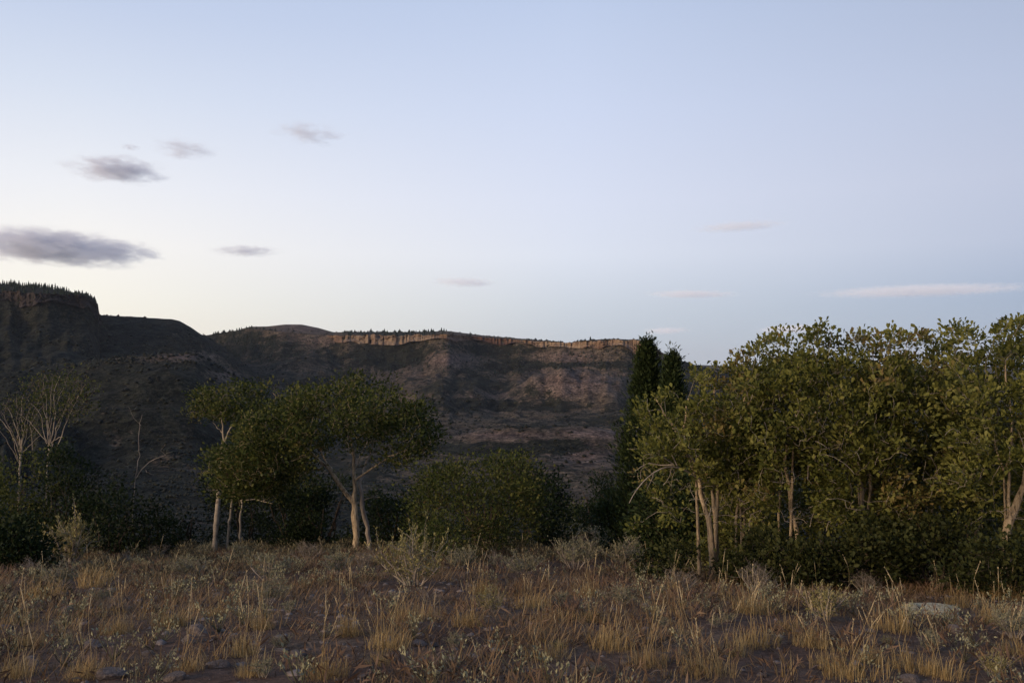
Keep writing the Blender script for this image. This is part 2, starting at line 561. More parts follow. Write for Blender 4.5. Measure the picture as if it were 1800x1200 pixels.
def build_terrain():
    az = np.concatenate([np.linspace(-180, -42, 60, endpoint=False), np.linspace(-42, 42, 580, endpoint=False), np.linspace(42, 180, 60, endpoint=False)])
    az = np.radians(az)
    rr = np.concatenate([np.geomspace(.6, 3, 14, endpoint=False), np.geomspace(3, 30, 120, endpoint=False), np.geomspace(30, 300, 62, endpoint=False), np.linspace(300, 1000, 84, endpoint=False), np.linspace(1000, 2000, 150, endpoint=False), np.geomspace(2000, 14000, 36)])
    A, Rr = np.meshgrid(az, rr)
    x, y = Rr * np.sin(A), Rr * np.cos(A)
    L, u, r = H_layers(x, y)
    z = np.maximum.reduce(L) + bumps(x, y)
    ids = np.argmax(np.stack(L), 0)
    n, m = A.shape
    V = np.stack([x, y, z], -1).reshape(-1, 3)
    i = np.arange(n - 1)[:, None] * m
    j = np.arange(m)[None]
    k = (j + 1) % m
    F = np.stack([i + j, i + k, i + m + k, i + m + j], -1).reshape(-1, 4)
    # close the hole at the camera's feet
    c_id = len(V)
    V = np.vstack([V, [[0, 0, V[:m, 2].mean()]]])
    cap = np.stack([np.full(m, c_id), np.arange(m), (np.arange(m) + 1) % m], -1)
    fid = ids.reshape(-1)[F[:, 0]]
    rf = r.reshape(-1)[F[:, 0]]
    fid = np.where((fid == 0) & (rf < 46), -1, fid)
    # colour masks: red earth, brush cover plus painted shade of the left hillside, bare rock
    ur, rv = u.reshape(-1), r.reshape(-1)
    red = np.zeros(len(ur))
    py = CY - FPX * np.tan(np.arctan2(z.reshape(-1) - CAMZ, rv) - PITCH)
    for (a, b, s, t, w) in ((535, 578, 58, 9, .9), (835, 589, 42, 5, .7), (1010, 672, 80, 26, 1.), (790, 632, 45, 14, .9), (1000, 628, 50, 11, .8), (880, 765, 100, 9, .8), (1040, 762, 70, 9, 1.), (1020, 800, 60, 18, .8), (320, 628, 45, 8, .7), (560, 600, 60, 10, .4), (400, 660, 30, 10, .5), (700, 660, 80, 20, .3), (850, 700, 120, 20, .35)):
        red = np.maximum(red, w * np.exp(-((ur - a) / s) ** 2 - ((py - b) / t) ** 2))
    red = np.clip(red * 1.25 + .5 * fbm(x.reshape(-1) * .02, y.reshape(-1) * .02, 4) * (red > .08), 0, 1)
    sage_shade = 0.10 * np.clip((300 - ur) / 300, -.6, 1) - .38 * red - .22 * np.exp(-((ur - 530) / 70) ** 2 - ((py - 578) / 9) ** 2) - .15 * (np.abs(ur - 930) < 180) * (py < 606)
    sage_shade = sage_shade + .10 + .12 * np.clip((560 - ur) / 260, 0, 1) + .2 * (rv < 260)  # heavier to the left: denser scrub and that slope's shade painted together
    tan_spur = np.exp(-((ur - 300) / 75) ** 2 - ((py - 630) / 7) ** 2) + .7 * np.exp(-((ur - 215) / 60) ** 2 - ((py - 634) / 6) ** 2)
    sage_shade = sage_shade - .35 * tan_spur
    for a, b, s_, t_, w_ in ((960, 640, 130, 7, .3), (690, 628, 80, 16, .3), (870, 620, 60, 10, .25), (850, 680, 70, 12, .2), (900, 712, 190, 9, .25), (960, 790, 90, 8, .3),
                             (985, 662, 60, 9, -.45), (1050, 690, 45, 14, -.45), (790, 634, 45, 11, -.4), (1000, 625, 55, 8, -.4), (800, 735, 110, 10, -.25), (880, 762, 110, 7, -.4), (700, 700, 60, 8, -.2)):
        sage_shade = sage_shade + w_ * np.exp(-((ur - a + .5 * (py - b)) / s_) ** 2 - ((py - b) / t_) ** 2) * (.5 + 1.0 * vnoise(ur * .05, py * .12))
    sage_shade = sage_shade - .7 * np.exp(-((ur - 535) / 62) ** 2 - ((py - 580) / 9) ** 2) - .3 * ((ur > 790) & (ur < 1130) & (py < 601))
    rock = np.zeros(len(ur))
    masks = np.stack([red, sage_shade, rock, np.ones(len(ur))], -1)
    masks = np.vstack([masks, [[0, 0, 0, 1]]])
    info = {-1: ('ground', M['soil'], 'dry stony meadow of pinkish brown soil falling away from the camera', 'ground'),
            0: ('valley', M['hill'], 'dark brushy valley floor below the mesas', 'valley'),
            1: ('mesa', M['hill'], 'long far mesa with tan cliff bands and reddish slopes across the middle', 'mesa'),
            2: ('mesa', M['hill'], 'dark steep-ended mesa topped with conifers at the left edge', 'mesa'),
            3: ('hill', M['hill'], 'smooth dark hill sloping down right of the wooded mesa', 'hill'),
            4: ('ridge', M['hill'], 'low tan spur ridge in front of the dark left hill', 'ridge'),
            5: ('far_ridge', M['hill'], 'flat faint ridge on the horizon behind the oak thicket', 'ridge')}
    for key, (nm, mt, lab, cat) in info.items():
        sel = F[fid == key]
        if key == -1:
            pass
        if not len(sel):
            continue
        used, inv = np.unique(sel, return_inverse=True)
        b = MB()
        b.add(V[used], inv.reshape(-1, 4))
        if key == -1:
            us2, inv2 = np.unique(cap, return_inverse=True)
            b.add(V[us2], inv2.reshape(-1, 3)[:, [0, 2, 1]])
            used = np.concatenate([used, us2])
        o = b.build(nm, mt, smooth=True)
        a = o.data.attributes.new('masks', 'FLOAT_COLOR', 'POINT')
        a.data.foreach_set('color', masks[used].astype(np.float32).ravel())
        tag(o, lab, None, None, 'structure')


build_terrain()


def cliff_band(nm, u0, u1, Dt, Yt, Ct, label, step=.55, mat=None, amp=1.0):
    us = np.arange(u0, u1, step)
    D = tab(us, Dt) + 45 * fbm(us * .012, us * 0 + 2, 3) + 12 * fbm(us * .07, us * 0 + 7, 3)
    ch = tab(us, Ct) * ledge(us) * D / FPX
    zt = zpix(tab(us, Yt), D)
    rows = 16
    t = np.linspace(0, 1, rows)[:, None]
    uw = us + 14 * fbm(us * .05, us * 0 + 6, 3)
    col = np.abs(fbm(uw * .11, us * 0 + 1.5, 4)) * 2
    col2 = np.abs(fbm(uw * .37, us * 0 + 8.5, 3)) * 2
    fade = np.clip(ch / 6, 0, 1)
    U = np.broadcast_to(us, (rows, len(us)))
    depth = amp * (13 * col + 3.0 * col2)[None] * (1 - .25 * t) + 5 * t ** 2 + 6 * (fbm(U * .25, t * 6 + U * 0, 4)) + 3.0 * (vnoise(t * 6 + U * 0, U * .09) > .55) + 2.5 * np.clip(t - .55 - .5 * (vnoise(U * .08, U * 0 + 3) - .5), 0, 1) * 6
    rad = D[None] + 5 - depth * fade[None]
    top = 1.1 * ch * (fbm(us * .13, us * 0 + 3, 4)) * .5
    zz = (zt + top)[None] - t * (ch * 1.12 + top)[None]
    rad = np.vstack([(D + 14)[None], rad])
    zz = np.vstack([(zt + top * .3 + .3)[None], zz])
    a = np.arctan((us - CX) / FPX)[None]
    V = np.stack([rad * np.sin(a), rad * np.cos(a), zz], -1).reshape(-1, 3)
    n, m = rad.shape
    i = np.arange(n - 1)[:, None] * m
    j = np.arange(m - 1)[None]
    F = np.stack([i + j, i + j + 1, i + m + j + 1, i + m + j], -1).reshape(-1, 4)
    b = MB()
    b.add(V, F[:, ::-1])
    tag(b.build(nm, mat or M['cliff']), label, None, None, 'structure')


cliff_band('cliff', 574, 1186, FM_D, FM_Y, FM_C, 'long tan rock cliff band under the rim of the far mesa')
cliff_band('cliff', -700, 178, LM_D, LM_Y, LM_C, 'shadowed red-brown cliff below the conifers of the left mesa', .8, M['shaded_cliff'], .45)

# low-poly shrubs dotted over the far slopes, too many and too far to count
_t = (1 + 5 ** .5) / 2
ICO_V = np.array([(-1, _t, 0), (1, _t, 0), (-1, -_t, 0), (1, -_t, 0), (0, -1, _t), (0, 1, _t), (0, -1, -_t), (0, 1, -_t), (_t, 0, -1), (_t, 0, 1), (-_t, 0, -1), (-_t, 0, 1)]) / math.hypot(1, _t)
ICO_F = np.array([(0, 11, 5), (0, 5, 1), (0, 1, 7), (0, 7, 10), (0, 10, 11), (1, 5, 9), (5, 11, 4), (11, 10, 2), (10, 7, 6), (7, 1, 8), (3, 9, 4), (3, 4, 2), (3, 2, 6), (3, 6, 8), (3, 8, 9), (4, 9, 5), (2, 4, 11), (6, 2, 10), (8, 6, 7), (9, 8, 1)])


def blobs(pts, size, hs, rng):
    n = len(pts)
    v = ICO_V[None] * (0.65 + .6 * rng.random((n, 12, 1))) * (size[:, None, None] * np.array([1, 1, 0])[None, None] + hs[:, None, None] * np.array([0, 0, 1])[None, None])
    v = v + pts[:, None] + np.array([0, 0, .4])[None, None] * hs[:, None, None]
    f = ICO_F[None] + (np.arange(n) * 12)[:, None, None]
    return v.reshape(-1, 3), f.reshape(-1, 3)


OCT_V = np.array([(1, 0, .1), (-.1, 1, 0), (-1, 0, .1), (.1, -1, 0), (0, 0, 1), (.5, .4, -.8)])
OCT_F = np.array([(0, 1, 4), (1, 2, 4), (2, 3, 4), (3, 0, 4), (1, 0, 5), (2, 1, 5), (3, 2, 5), (0, 3, 5)])


def scatter_brush():
    rng = np.random.default_rng(11)
    N = 115000
    az = np.radians(rng.uniform(-37, 37, N))
    r = 60 * (1900 / 60) ** (rng.random(N) ** .8)
    x, y = r * np.sin(az), r * np.cos(az)
    L, u, _ = H_layers(x, y)
    z = np.maximum.reduce(L) + bumps(x, y)
    py = CY - FPX * np.tan(np.arctan2(z - CAMZ, r) - PITCH)
    dens = .26 + 2.0 * fbm(x * .010, y * .010, 3) + 1.3 * fbm(x * .045 + 8, y * .045, 3) + .30 * np.clip((520 - u) / 200, 0, 1)
    dens *= 1 - .5 * np.exp(-((u - 1010) / 90) ** 2 - ((py - 670) / 26) ** 2)
    dens *= np.where(py < 590, .35, 1)
    dens = np.where(r < 200, dens + .25, dens)
    k = (rng.random(N) < dens) & (r > 60)
    x, y, z, r = x[k], y[k], z[k], r[k]
    n = len(x)
    sz = (.5 + 1.5 * rng.random(n) ** 2.2) * np.clip(r / 550, .55, 1.5)
    b = MB()
    for sel, V0, F0 in ((r < 200, ICO_V, ICO_F), (r >= 200, OCT_V, OCT_F)):
        P = np.stack([x, y, z], -1)[sel]; q = sz[sel]; m = len(q); nv = len(V0)
        yaw = rng.uniform(0, 6.28, m)
        v = V0[None] * (.6 + .7 * rng.random((m, nv, 1)))
        c, s_ = np.cos(yaw)[:, None], np.sin(yaw)[:, None]
        v = np.stack([v[..., 0] * c - v[..., 1] * s_, v[..., 0] * s_ + v[..., 1] * c, v[..., 2] * rng.uniform(.5, .95, m)[:, None] + .2], -1) * q[:, None, None] + P[:, None]
        b.add(v.reshape(-1, 3), (F0[None] + (np.arange(m) * nv)[:, None, None]).reshape(-1, 3), np.repeat(rng.random(m), len(F0)))
    print('brush', n)
    tag(b.build('hillside_brush', M['brush']), 'dark scrub dotted over the slopes of the valley and mesas', 'brush', None, 'stuff')


scatter_brush()


def conifer_mesh(seed):
    rng = np.random.default_rng(seed)
    b = MB()
    nl = 6
    for i in range(nl):
        t = i / nl
        ns = 7
        th = np.arange(ns) / ns * 2 * math.pi + rng.random() * 6
        rad = (1 - t) * .21 * rng.uniform(.6, 1.3, ns) + .02
        zb = .08 + t * .85
        ring = np.stack([np.cos(th) * rad, np.sin(th) * rad, np.full(ns, zb) - .04 * rng.random(ns)], -1)
        v = np.vstack([ring, [[0, 0, min(zb + .30, 1.0)]]])
        f = [(k, (k + 1) % ns, ns) for k in range(ns)]
        b.add(v, f, rng.random(ns))
    return b


def far_conifers():
    rng = np.random.default_rng(5)
    protos = []
    for s in range(5):
        protos.append(conifer_mesh(s).mesh('conifer', M['conifer']))
    V = [conifer_mesh(s) for s in range(5)]

    def spot(uu, r):
        a = math.atan((uu - CX) / FPX)
        return r * math.sin(a), r * math.cos(a)
    # the rim trees one can tell apart
    cnt = 0
    for uu in list(np.arange(3, 168, 3.4)) + list(rng.uniform(605, 780, 26)) + [1004, 1017, 1023, 1029, 1037, 985, 826]:
        uu += rng.uniform(-1, 1)
        left = uu < 300
        Dt, Rt, Yt = (LM_D, LM_RISE, LM_Y) if left else (FM_D, FM_RISE, FM_Y)
        D = float(tab(np.array(uu), Dt)) + 45 * float(fbm(np.array(uu * .012), np.array(2.), 3))
        r = D + (rng.uniform(120, 190) if left else rng.uniform(60, 240))
        if left and uu > 120: r = D + rng.uniform(12, 60)
        x, y = spot(uu, r)
        if left:
            h = rng.choice([5.5, 7, 8, 9.5]) * rng.uniform(.8, 1.15)
        else:
            h = rng.uniform(4, 9)
        o = bpy.data.objects.new('conifer', protos[int(rng.integers(5))])
        COL.objects.link(o)
        o.location = (x, y, gz(x, y) - .4)
        o.scale = (h * (1.0 if left else 1.5), h * (1.0 if left else 1.5), h)
        o.rotation_euler = (0, 0, rng.uniform(0, 6))
        if left:
            tag(o, 'small dark conifer in the dense row along the skyline of the left mesa', 'tree', 'conifers on the rim of the left mesa')
        elif uu < 800:
            tag(o, 'tiny dark conifer on the rim above the far mesa cliff', 'tree', 'conifers on the rim of the far mesa')
        else:
            tag(o, 'tiny dark conifer on the bare saddle of the far rim', 'tree', 'scattered conifers on the bare rim')
        cnt += 1
    b = MB()

    def put(uu, r, h, wd):
        x, y = spot(uu, r)
        return x, y, h, wd
    P = []
    for _ in range(420):
        uu = rng.uniform(-500, 168)
        D = float(tab(np.array(uu), LM_D)) + 45 * float(fbm(np.array(uu * .012), np.array(2.), 3))
        P.append(put(uu, D + rng.uniform(8, 200 if uu < 110 else 60), rng.uniform(4, 9), 1.25))
    for _ in range(260):
        uu = rng.normal(425, 40)
        if uu < 350 or uu > 485: continue
        D = float(tab(np.array(uu), FM_D))
        P.append(put(uu, D + rng.uniform(-160, 30), rng.uniform(4, 7), 1.4))
    for _ in range(150):
        uu = rng.uniform(596, 785)
        D = float(tab(np.array(uu), FM_D)) + 45 * float(fbm(np.array(uu * .012), np.array(2.), 3))
        P.append(put(uu, D + rng.uniform(14, 250), rng.uniform(2.5, 5.5), 1.7))
    for _ in range(420):
        uu = rng.uniform(380, 1150)
        D = float(tab(np.array(uu), FM_D)) + 45 * float(fbm(np.array(uu * .012), np.array(2.), 3))
        P.append(put(uu, D - rng.uniform(18, 170), rng.uniform(2.5, 5), 1.8))
    P = np.array(P)
    z = H(P[:, 0], P[:, 1]) - .3
    for i, (x, y, h, wd) in enumerate(P):
        src = V[i % 5]
        v = np.concatenate(src.v) * np.array([h * wd, h * wd, h]) + np.array([x, y, z[i]])
        b.add(v, np.concatenate(src.f3), np.concatenate(src.a3))
    tag(b.build('far_forest', M['conifer']), 'dark conifer forest on and below the mesa rims', 'forest', None, 'stuff')


far_conifers()
#@@VEG
# ------------------------------------------------------------------ plants: helpers
def hit(px, py):
    """where the sight line through pixel (px, py) meets the near ground"""
    D = np.arange(3.0, 45, .05)
    P = np.stack([at(px, py, d) for d in D])
    below = P[:, 2] <= H(P[:, 0], P[:, 1])
    i = int(np.argmax(below)) if below.any() else len(D) - 1
    return P[i, 0], P[i, 1], float(H(P[i:i + 1, 0], P[i:i + 1, 1])[0])


def unit(v):
    return v / (np.linalg.norm(v, axis=-1, keepdims=True) + 1e-9)


def leaves(b, P, dirs, size, width, tone, rng, lobed=True, fold=.25):
    """folded leaves at P pointing along dirs"""
    n = len(P)
    size = np.broadcast_to(size, (n,))[:, None]
    d = unit(dirs)
    s = unit(np.cross(d, unit(rng.normal(size=(n, 3)) + np.array([0, 0, 1.2]))))
    nn = np.cross(s, d)
    w = size * width
    up = nn * (w * fold)
    tip = P + d * size + nn * size * rng.uniform(-.25, .1, (n, 1))
    if lobed:
        l1 = P + d * size * .38 + s * w * .36 + up * .6
        l2 = P + d * size * .74 + s * w * .55 + up
        r1 = P + d * size * .38 - s * w * .36 + up * .6
        r2 = P + d * size * .74 - s * w * .55 + up
        v = np.stack([P, l1, l2, tip, r2, r1], 1).reshape(-1, 3)
        o = (np.arange(n) * 6)[:, None]
        f = np.concatenate([o + np.array([0, 3, 2, 1]), o + np.array([0, 5, 4, 3])])
        b.add(v, f, np.concatenate([tone, tone]))
    else:
        l = P + d * size * .5 + s * w * .5 + up
        r = P + d * size * .5 - s * w * .5 + up
        v = np.stack([P, r, tip, l], 1).reshape(-1, 3)
        f = (np.arange(n) * 4)[:, None] + np.array([0, 1, 2, 3])
        b.add(v, f, tone)


def smooth_path(pts, n):
    pts = np.asarray(pts, float)
    t = np.concatenate([[0], np.cumsum(np.linalg.norm(np.diff(pts, axis=0), axis=1))])
    q = np.linspace(0, t[-1], n)
    P = np.stack([np.interp(q, t, pts[:, k]) for k in range(3)], 1)
    for _ in range(3):
        P[1:-1] = .25 * P[:-2] + .5 * P[1:-1] + .25 * P[2:]
    return P


def grow_twigs(b, nodes, rads, tips, rng, r_tip=.003, bend=.18, sides=3, maxlen=2.2):
    """joins every tip to the nearest wood, so that later twigs fork off earlier ones"""
    nodes, rads = np.asarray(nodes), np.asarray(rads)
    cap = len(nodes) + len(tips) * 5 + 5
    A = np.zeros((cap, 3)); Q = np.zeros(cap)
    A[:len(nodes)] = nodes; Q[:len(rads)] = rads
    m = len(nodes)
    d0 = np.array([np.min(np.linalg.norm(nodes - t, axis=1)) for t in tips])
    for k in np.argsort(d0):
        t = tips[k]
        dv = t - A[:m]
        dist = np.linalg.norm(dv, axis=1)
        cost = dist * (1.25 - .35 * dv[:, 2] / (dist + 1e-6))
        i = int(np.argmin(cost))
        if dist[i] < .02: continue
        p0 = A[i]
        n = 4 if dist[i] < .5 else 6
        s = np.linspace(0, 1, n)[:, None]
        mid = rng.normal(size=3) * dist[i] * bend + np.array([0, 0, dist[i] * .12])
        path = p0 + (t - p0) * s + mid * (s * (1 - s) * 2) + rng.normal(size=(n, 3)) * dist[i] * .035 * np.sin(s * math.pi)
        ra = min(Q[i] * .75, r_tip + .011 * dist[i])
        rr = np.linspace(ra, r_tip, n)
        b.tube(path, rr, sides)
        A[m:m + n - 1] = path[1:]; Q[m:m + n - 1] = rr[1:]
        m += n - 1


def crown_tips(n, top, bot, D0, depth, rng, thr=-.08, freq=1.3, loose=0.0, shape=.85, seed=0., clump=5, sig=.13):
    """tips in sprays of a few, inside a crown whose outline follows the tables top(px) and bot(px)"""
    top, bot = np.array(top, float), np.array(bot, float)
    out = []
    x0, x1 = top[0, 0], top[-1, 0]
    m = max(3, n // clump)
    while len(out) < m:
        px = rng.uniform(x0, x1)
        ya, yb = np.interp(px, top[:, 0], top[:, 1]), np.interp(px, bot[:, 0], bot[:, 1])
        if yb - ya < 3: continue
        if rng.random() > (yb - ya) / (bot[:, 1].max() - top[:, 1].min()): continue
        t = rng.random()
        ex = 1 - shape * abs(2 * (px - x0) / (x1 - x0) - 1) ** 2.5
        half = depth * math.sqrt(max(.05, 1 - shape * (2 * t - 1) ** 2)) * math.sqrt(max(ex, .08))
        w = rng.uniform(-1, 1)
        w = np.sign(w) * abs(w) ** .7
        p = at(px, ya + t * (yb - ya), D0 + w * half)
        q = fbm(np.array(p[0] * freq + seed + 31), np.array(p[2] * freq + p[1] * freq * .6 + seed), 2)
        if q < thr: continue
        out.append(p)
    C = np.repeat(np.array(out), clump, 0)
    return C + rng.normal(size=C.shape) * sig * np.array([1, 1, .6])


def leafy(b, tips, per, spread, size, width, rng, centre, up=.5, lobed=True, tone_shift=None):
    n = len(tips)
    base_t = np.repeat(rng.beta(1.6, 1.8, n // 5 + 1), 5)[:n] * .75 + .05 + rng.normal(size=n) * .05 if tone_shift is None else tone_shift
    k = rng.integers(int(per * .6), int(per * 1.4) + 1, n)
    idx = np.repeat(np.arange(n), k)
    m = len(idx)
    off = rng.normal(size=(m, 3)) * spread * np.array([1, 1, .7])
    P = tips[idx] + off
    dirs = unit(off) * .9 + unit(tips[idx] - centre) * .5 + rng.normal(size=(m, 3)) * .45 + np.array([0, 0, up])
    tone = np.clip(base_t[idx] + rng.normal(size=m) * .13, 0, 1)
    leaves(b, P, dirs, size * rng.uniform(.45, 1.45, m), width, tone, rng, lobed)


# gaps in the leaves through which the photograph shows bare trunks: px0, px1, py0, py1, forward distance of the trunk
GAPS = [(1222, 1276, 862, 936, 13.2), (1378, 1412, 812, 928, 12.6), (1502, 1542, 846, 906, 12.3), (1756, 1815, 822, 930, 11.6), (374, 412, 742, 784, 22.2), (1288, 1312, 885, 930, 13.2), (1106, 1205, 806, 886, 13)]


def outside_gaps(tp):
    u = u_of(tp[:, 0], tp[:, 1])
    q = CY - FPX * np.tan(np.arctan2(tp[:, 2] - CAMZ, tp[:, 1]) - PITCH)
    ok = np.ones(len(tp), bool)
    for a, b, c, d, dd in GAPS:
        ok &= ~((u > a - 4) & (u < b + 4) & (q > c - 4) & (q < d + 4) & (tp[:, 1] < dd))
    return tp[ok]


def make_tree(name, label, cat, base_px, D, limbs, tips, leaf_mat_, bark_mat, seed, per=12, spread=.10, leaf=.06, width=.6, group=None, lobed=True, twig_tip=.003, twig_mat=None, limb_name='limb', tone=None, up=.5, foliage='crown', bare=None, twig_step=1):
    """limbs: list of (pixel polyline with forward distance, start radius, end radius, part name)"""
    rng = np.random.default_rng(seed)
    if len(tips) > 20:
        n0 = len(tips)
        keep_ = outside_gaps(np.hstack([tips, np.arange(n0)[:, None]]))
        tips = keep_[:, :3]
        if tone is not None: tone = tone[keep_[:, 3].astype(int)]
    bx = at(base_px, 900, D)
    bz = gz(bx[0], bx[1])
    base = np.array([bx[0], bx[1], bz])
    root = tag(empty(name, base), label, cat, group)
    nodes, rads = [], []
    for pl, r0, r1, nm in limbs:
        pts = np.array([at(*q) for q in pl]) if not isinstance(pl, np.ndarray) else pl
        L = np.linalg.norm(np.diff(pts, axis=0), axis=1).sum()
        P = smooth_path(pts, max(8, int(L / .12)))
        if nm == 'trunk':
            zb = gz(P[0, 0], P[0, 1])
            P[0, 2] = zb - .08
        P += rng.normal(size=P.shape) * .010 + .035 * r0 / .06 * np.stack([fbm(np.linspace(0, L * 2.2, len(P)) + k_ * 7 + seed, np.full(len(P), k_ * 3.3), 3) for k_ in range(3)], 1)
        rr = np.linspace(r0, r1, len(P)) * (1 + .13 * rng.normal(size=len(P)))
        if nm == 'trunk':
            rr[0] *= 1.35
        mb = MB()
        mb.tube(P - base, rr, 9 if r0 > .03 else 6)
        mb.build(nm, bark_mat, root, smooth=True)
        nodes.append(P); rads.append(rr)
    if len(tips):
        nodes, rads = np.concatenate(nodes), np.concatenate(rads)
        tw = MB()
        grow_twigs(tw, nodes - base, rads, (tips[::twig_step] if bare is None else np.vstack([tips[::twig_step], bare])) - base, rng, twig_tip)
        tw.build('twigs', twig_mat or bark_mat, root, kind='stuff')
        if per:
            lb = MB()
            leafy(lb, tips - base, per, spread, leaf, width, rng, (tips - base).mean(0) * np.array([1, 1, .6]), up, lobed, tone)
            lb.build(foliage, leaf_mat_, root, kind='stuff')
    return root


def stems_from(px, D, n, h_px, spread, rng, py0=960):
    """several leaning stems rising from one root, as 3-D polylines"""
    out = []
    p0 = at(px, py0, D)
    z0 = gz(p0[0], p0[1])
    h = h_px * D / FPX
    for i in range(n):
        a = rng.uniform(0, 2 * math.pi)
        q = np.array([p0[0] + .08 * math.cos(a), p0[1] + .08 * math.sin(a), z0 - .08])
        pts = [q]
        dx = spread * h * np.array([math.cos(a), math.sin(a)])
        for t in (.35, .7, 1.0):
            pts.append(q + np.array([dx[0] * t ** 1.3, dx[1] * t ** 1.3, h * t * rng.uniform(.9, 1.05)]) + rng.normal(size=3) * .05 * h)
        out.append(np.array(pts))
    return out


# ------------------------------------------------------------------ trees
rng0 = np.random.default_rng(21)

# the forked oak in the clearing
D = 18.0
oak_limbs = [
    ([(624, 968, D), (628, 930, D), (624, 905, D), (622, 880, D)], 0.0777, 0.0629, 'trunk'),
    ([(622, 884, D), (610, 868, D), (596, 850, D), (583, 828, D - .1), (566, 810, D - .2), (548, 797, D - .3), (530, 780, D - .5), (505, 760, D - .7), (470, 742, D - .9)], 0.0481, 0.0104, 'limb'),
    ([(566, 810, D - .2), (556, 800, D + .1), (548, 822, D + .2)], 0.0148, 0.0059, 'limb'),
    ([(583, 828, D - .1), (572, 808, D + .3), (556, 782, D + .8), (540, 750, D + 1.2)], 0.0259, 0.0074, 'limb'),
    ([(622, 882, D), (624, 860, D), (621, 835, D), (623, 810, D + .1), (618, 780, D), (612, 745, D - .2), (600, 715, D - .3)], 0.0444, 0.0089, 'limb'),
    ([(622, 846, D), (634, 836, D - .1), (655, 824, D - .2), (670, 810, D - .3), (690, 798, D - .5), (722, 788, D - .6)], 0.0222, 0.0059, 'limb'),
    ([(622, 826, D), (632, 805, D + .3), (645, 780, D + .6), (668, 745, D + .8)], 0.0222, 0.0074, 'limb'),
    ([(620, 800, D), (606, 770, D + .7), (590, 735, D + 1.1)], 0.0163, 0.0059, 'limb'),
    ([(548, 797, D - .3), (520, 808, D - .5), (488, 815, D - .7)], 0.0133, 0.0044, 'limb'),
]
oak_top = [(378, 808), (392, 776), (420, 748), (460, 726), (500, 702), (530, 690), (560, 676), (600, 668), (640, 670), (690, 688), (730, 706), (755, 728), (772, 755)]
oak_bot = [(378, 830), (395, 862), (440, 880), (480, 858), (520, 826), (560, 792), (600, 776), (640, 790), (690, 778), (740, 782), (772, 764)]
tp = np.vstack([crown_tips(1600, oak_top, oak_bot, D, 1.9, rng0, -.2, 1.6, sig=.15), crown_tips(420, [(380, 806), (398, 778), (430, 752), (480, 728), (545, 696)], [(380, 834), (400, 866), (440, 882), (480, 862), (545, 806)], D - .4, 1.2, rng0, -.2, 1.6, shape=.5, sig=.14)])
tp = np.vstack([tp, crown_tips(60, [(672, 800), (700, 788), (740, 782), (758, 792)], [(672, 812), (700, 816), (740, 812), (758, 798)], D - .5, .4, rng0, -.3),
                crown_tips(55, [(470, 830), (500, 812), (540, 806)], [(470, 850), (500, 862), (540, 830)], D - .6, .4, rng0, -.3)])
make_tree('oak_tree', 'spreading oak with a forked tan trunk standing alone at the far edge of the meadow', 'tree', 624, D, oak_limbs, tp, M['tree_leaf'], M['bark'], 31, per=16, spread=.10, leaf=.062, width=.66, lobed=False)
make_tree('dead_tree', 'leaning grey-brown leafless oak stem close behind the forked oak trunk', 'tree', 648, D + .7,
          [([(650, 968, D + .7), (644, 920, D + .7), (638, 895, D + .6), (632, 862, D + .5), (634, 836, D + .6), (650, 800, D + .9), (660, 770, D + 1)], .06, .015, 'trunk'),
           ([(637, 880, D + .6), (655, 872, D + .4), (668, 874, D + .3)], .012, .005, 'limb')], np.array([at(668, 790, D + 1), at(640, 780, D + .8)]), None, M['grey_bark'], 32, per=0)

# white aspen left of it
D = 21.5
asp = [([(376, 972, D), (379, 930, D), (382, 890, D), (384, 850, D), (390, 800, D), (394, 775, D)], .062, .045, 'trunk'),
       ([(394, 777, D), (390, 755, D), (392, 738, D), (386, 712, D)], .03, .01, 'limb'), ([(394, 777, D), (402, 760, D), (410, 745, D), (424, 720, D + .2)], .028, .01, 'limb'),
       ([(390, 760, D), (380, 748, D), (374, 742, D)], .01, .004, 'limb')]
a_top = [(346, 722), (358, 690), (378, 672), (400, 666), (430, 676), (452, 690), (470, 712)]
a_bot = [(346, 730), (362, 742), (390, 748), (420, 744), (450, 730), (470, 718)]
tp = crown_tips(330, a_top, a_bot, D, 1.0, rng0, -.12, 1.4)
make_tree('aspen_tree', 'white-trunked aspen with a small round crown left of the forked oak', 'tree', 376, D, asp, tp, M['tree_leaf'], M['pale_bark'], 33, per=15, spread=.12, leaf=.055, width=.8, twig_mat=M['grey_bark'])
for pxs, dd, lab in ((([(398, 972, 0), (402, 930, 0), (408, 890, 0), (405, 850, 0), (410, 820, .1)]), 22.4, 'slender white aspen trunk in the shade just right of the white-trunked aspen'),
                     (([(424, 970, 0), (422, 915, 0), (426, 880, 0), (420, 858, 0), (422, 840, .2)]), 22.0, 'crooked white aspen trunk with a bare side branch in the shade beside the oak')):
    limbs = [([(a, b, dd + c) for a, b, c in pxs], .035, .02, 'trunk')]
    if dd == 22.0:
        limbs.append(([(424, 878, 22), (440, 876, 21.9), (462, 880, 21.8), (478, 884, 21.7)], .014, .005, 'limb'))
        limbs.append(([(462, 880, 21.8), (474, 874, 21.7)], .008, .004, 'limb'))
    make_tree('aspen_tree', lab, 'tree', pxs[0][0], dd, limbs, crown_tips(60, [(pxs[0][0] - 30, 850), (pxs[0][0], 830), (pxs[0][0] + 40, 845)], [(pxs[0][0] - 30, 860), (pxs[0][0], 872), (pxs[0][0] + 40, 860)], dd, .5, rng0, -.2), M['tree_leaf'], M['pale_bark'], 35 + int(dd * 10), per=12, spread=.12, leaf=.055, width=.8, twig_mat=M['grey_bark'])

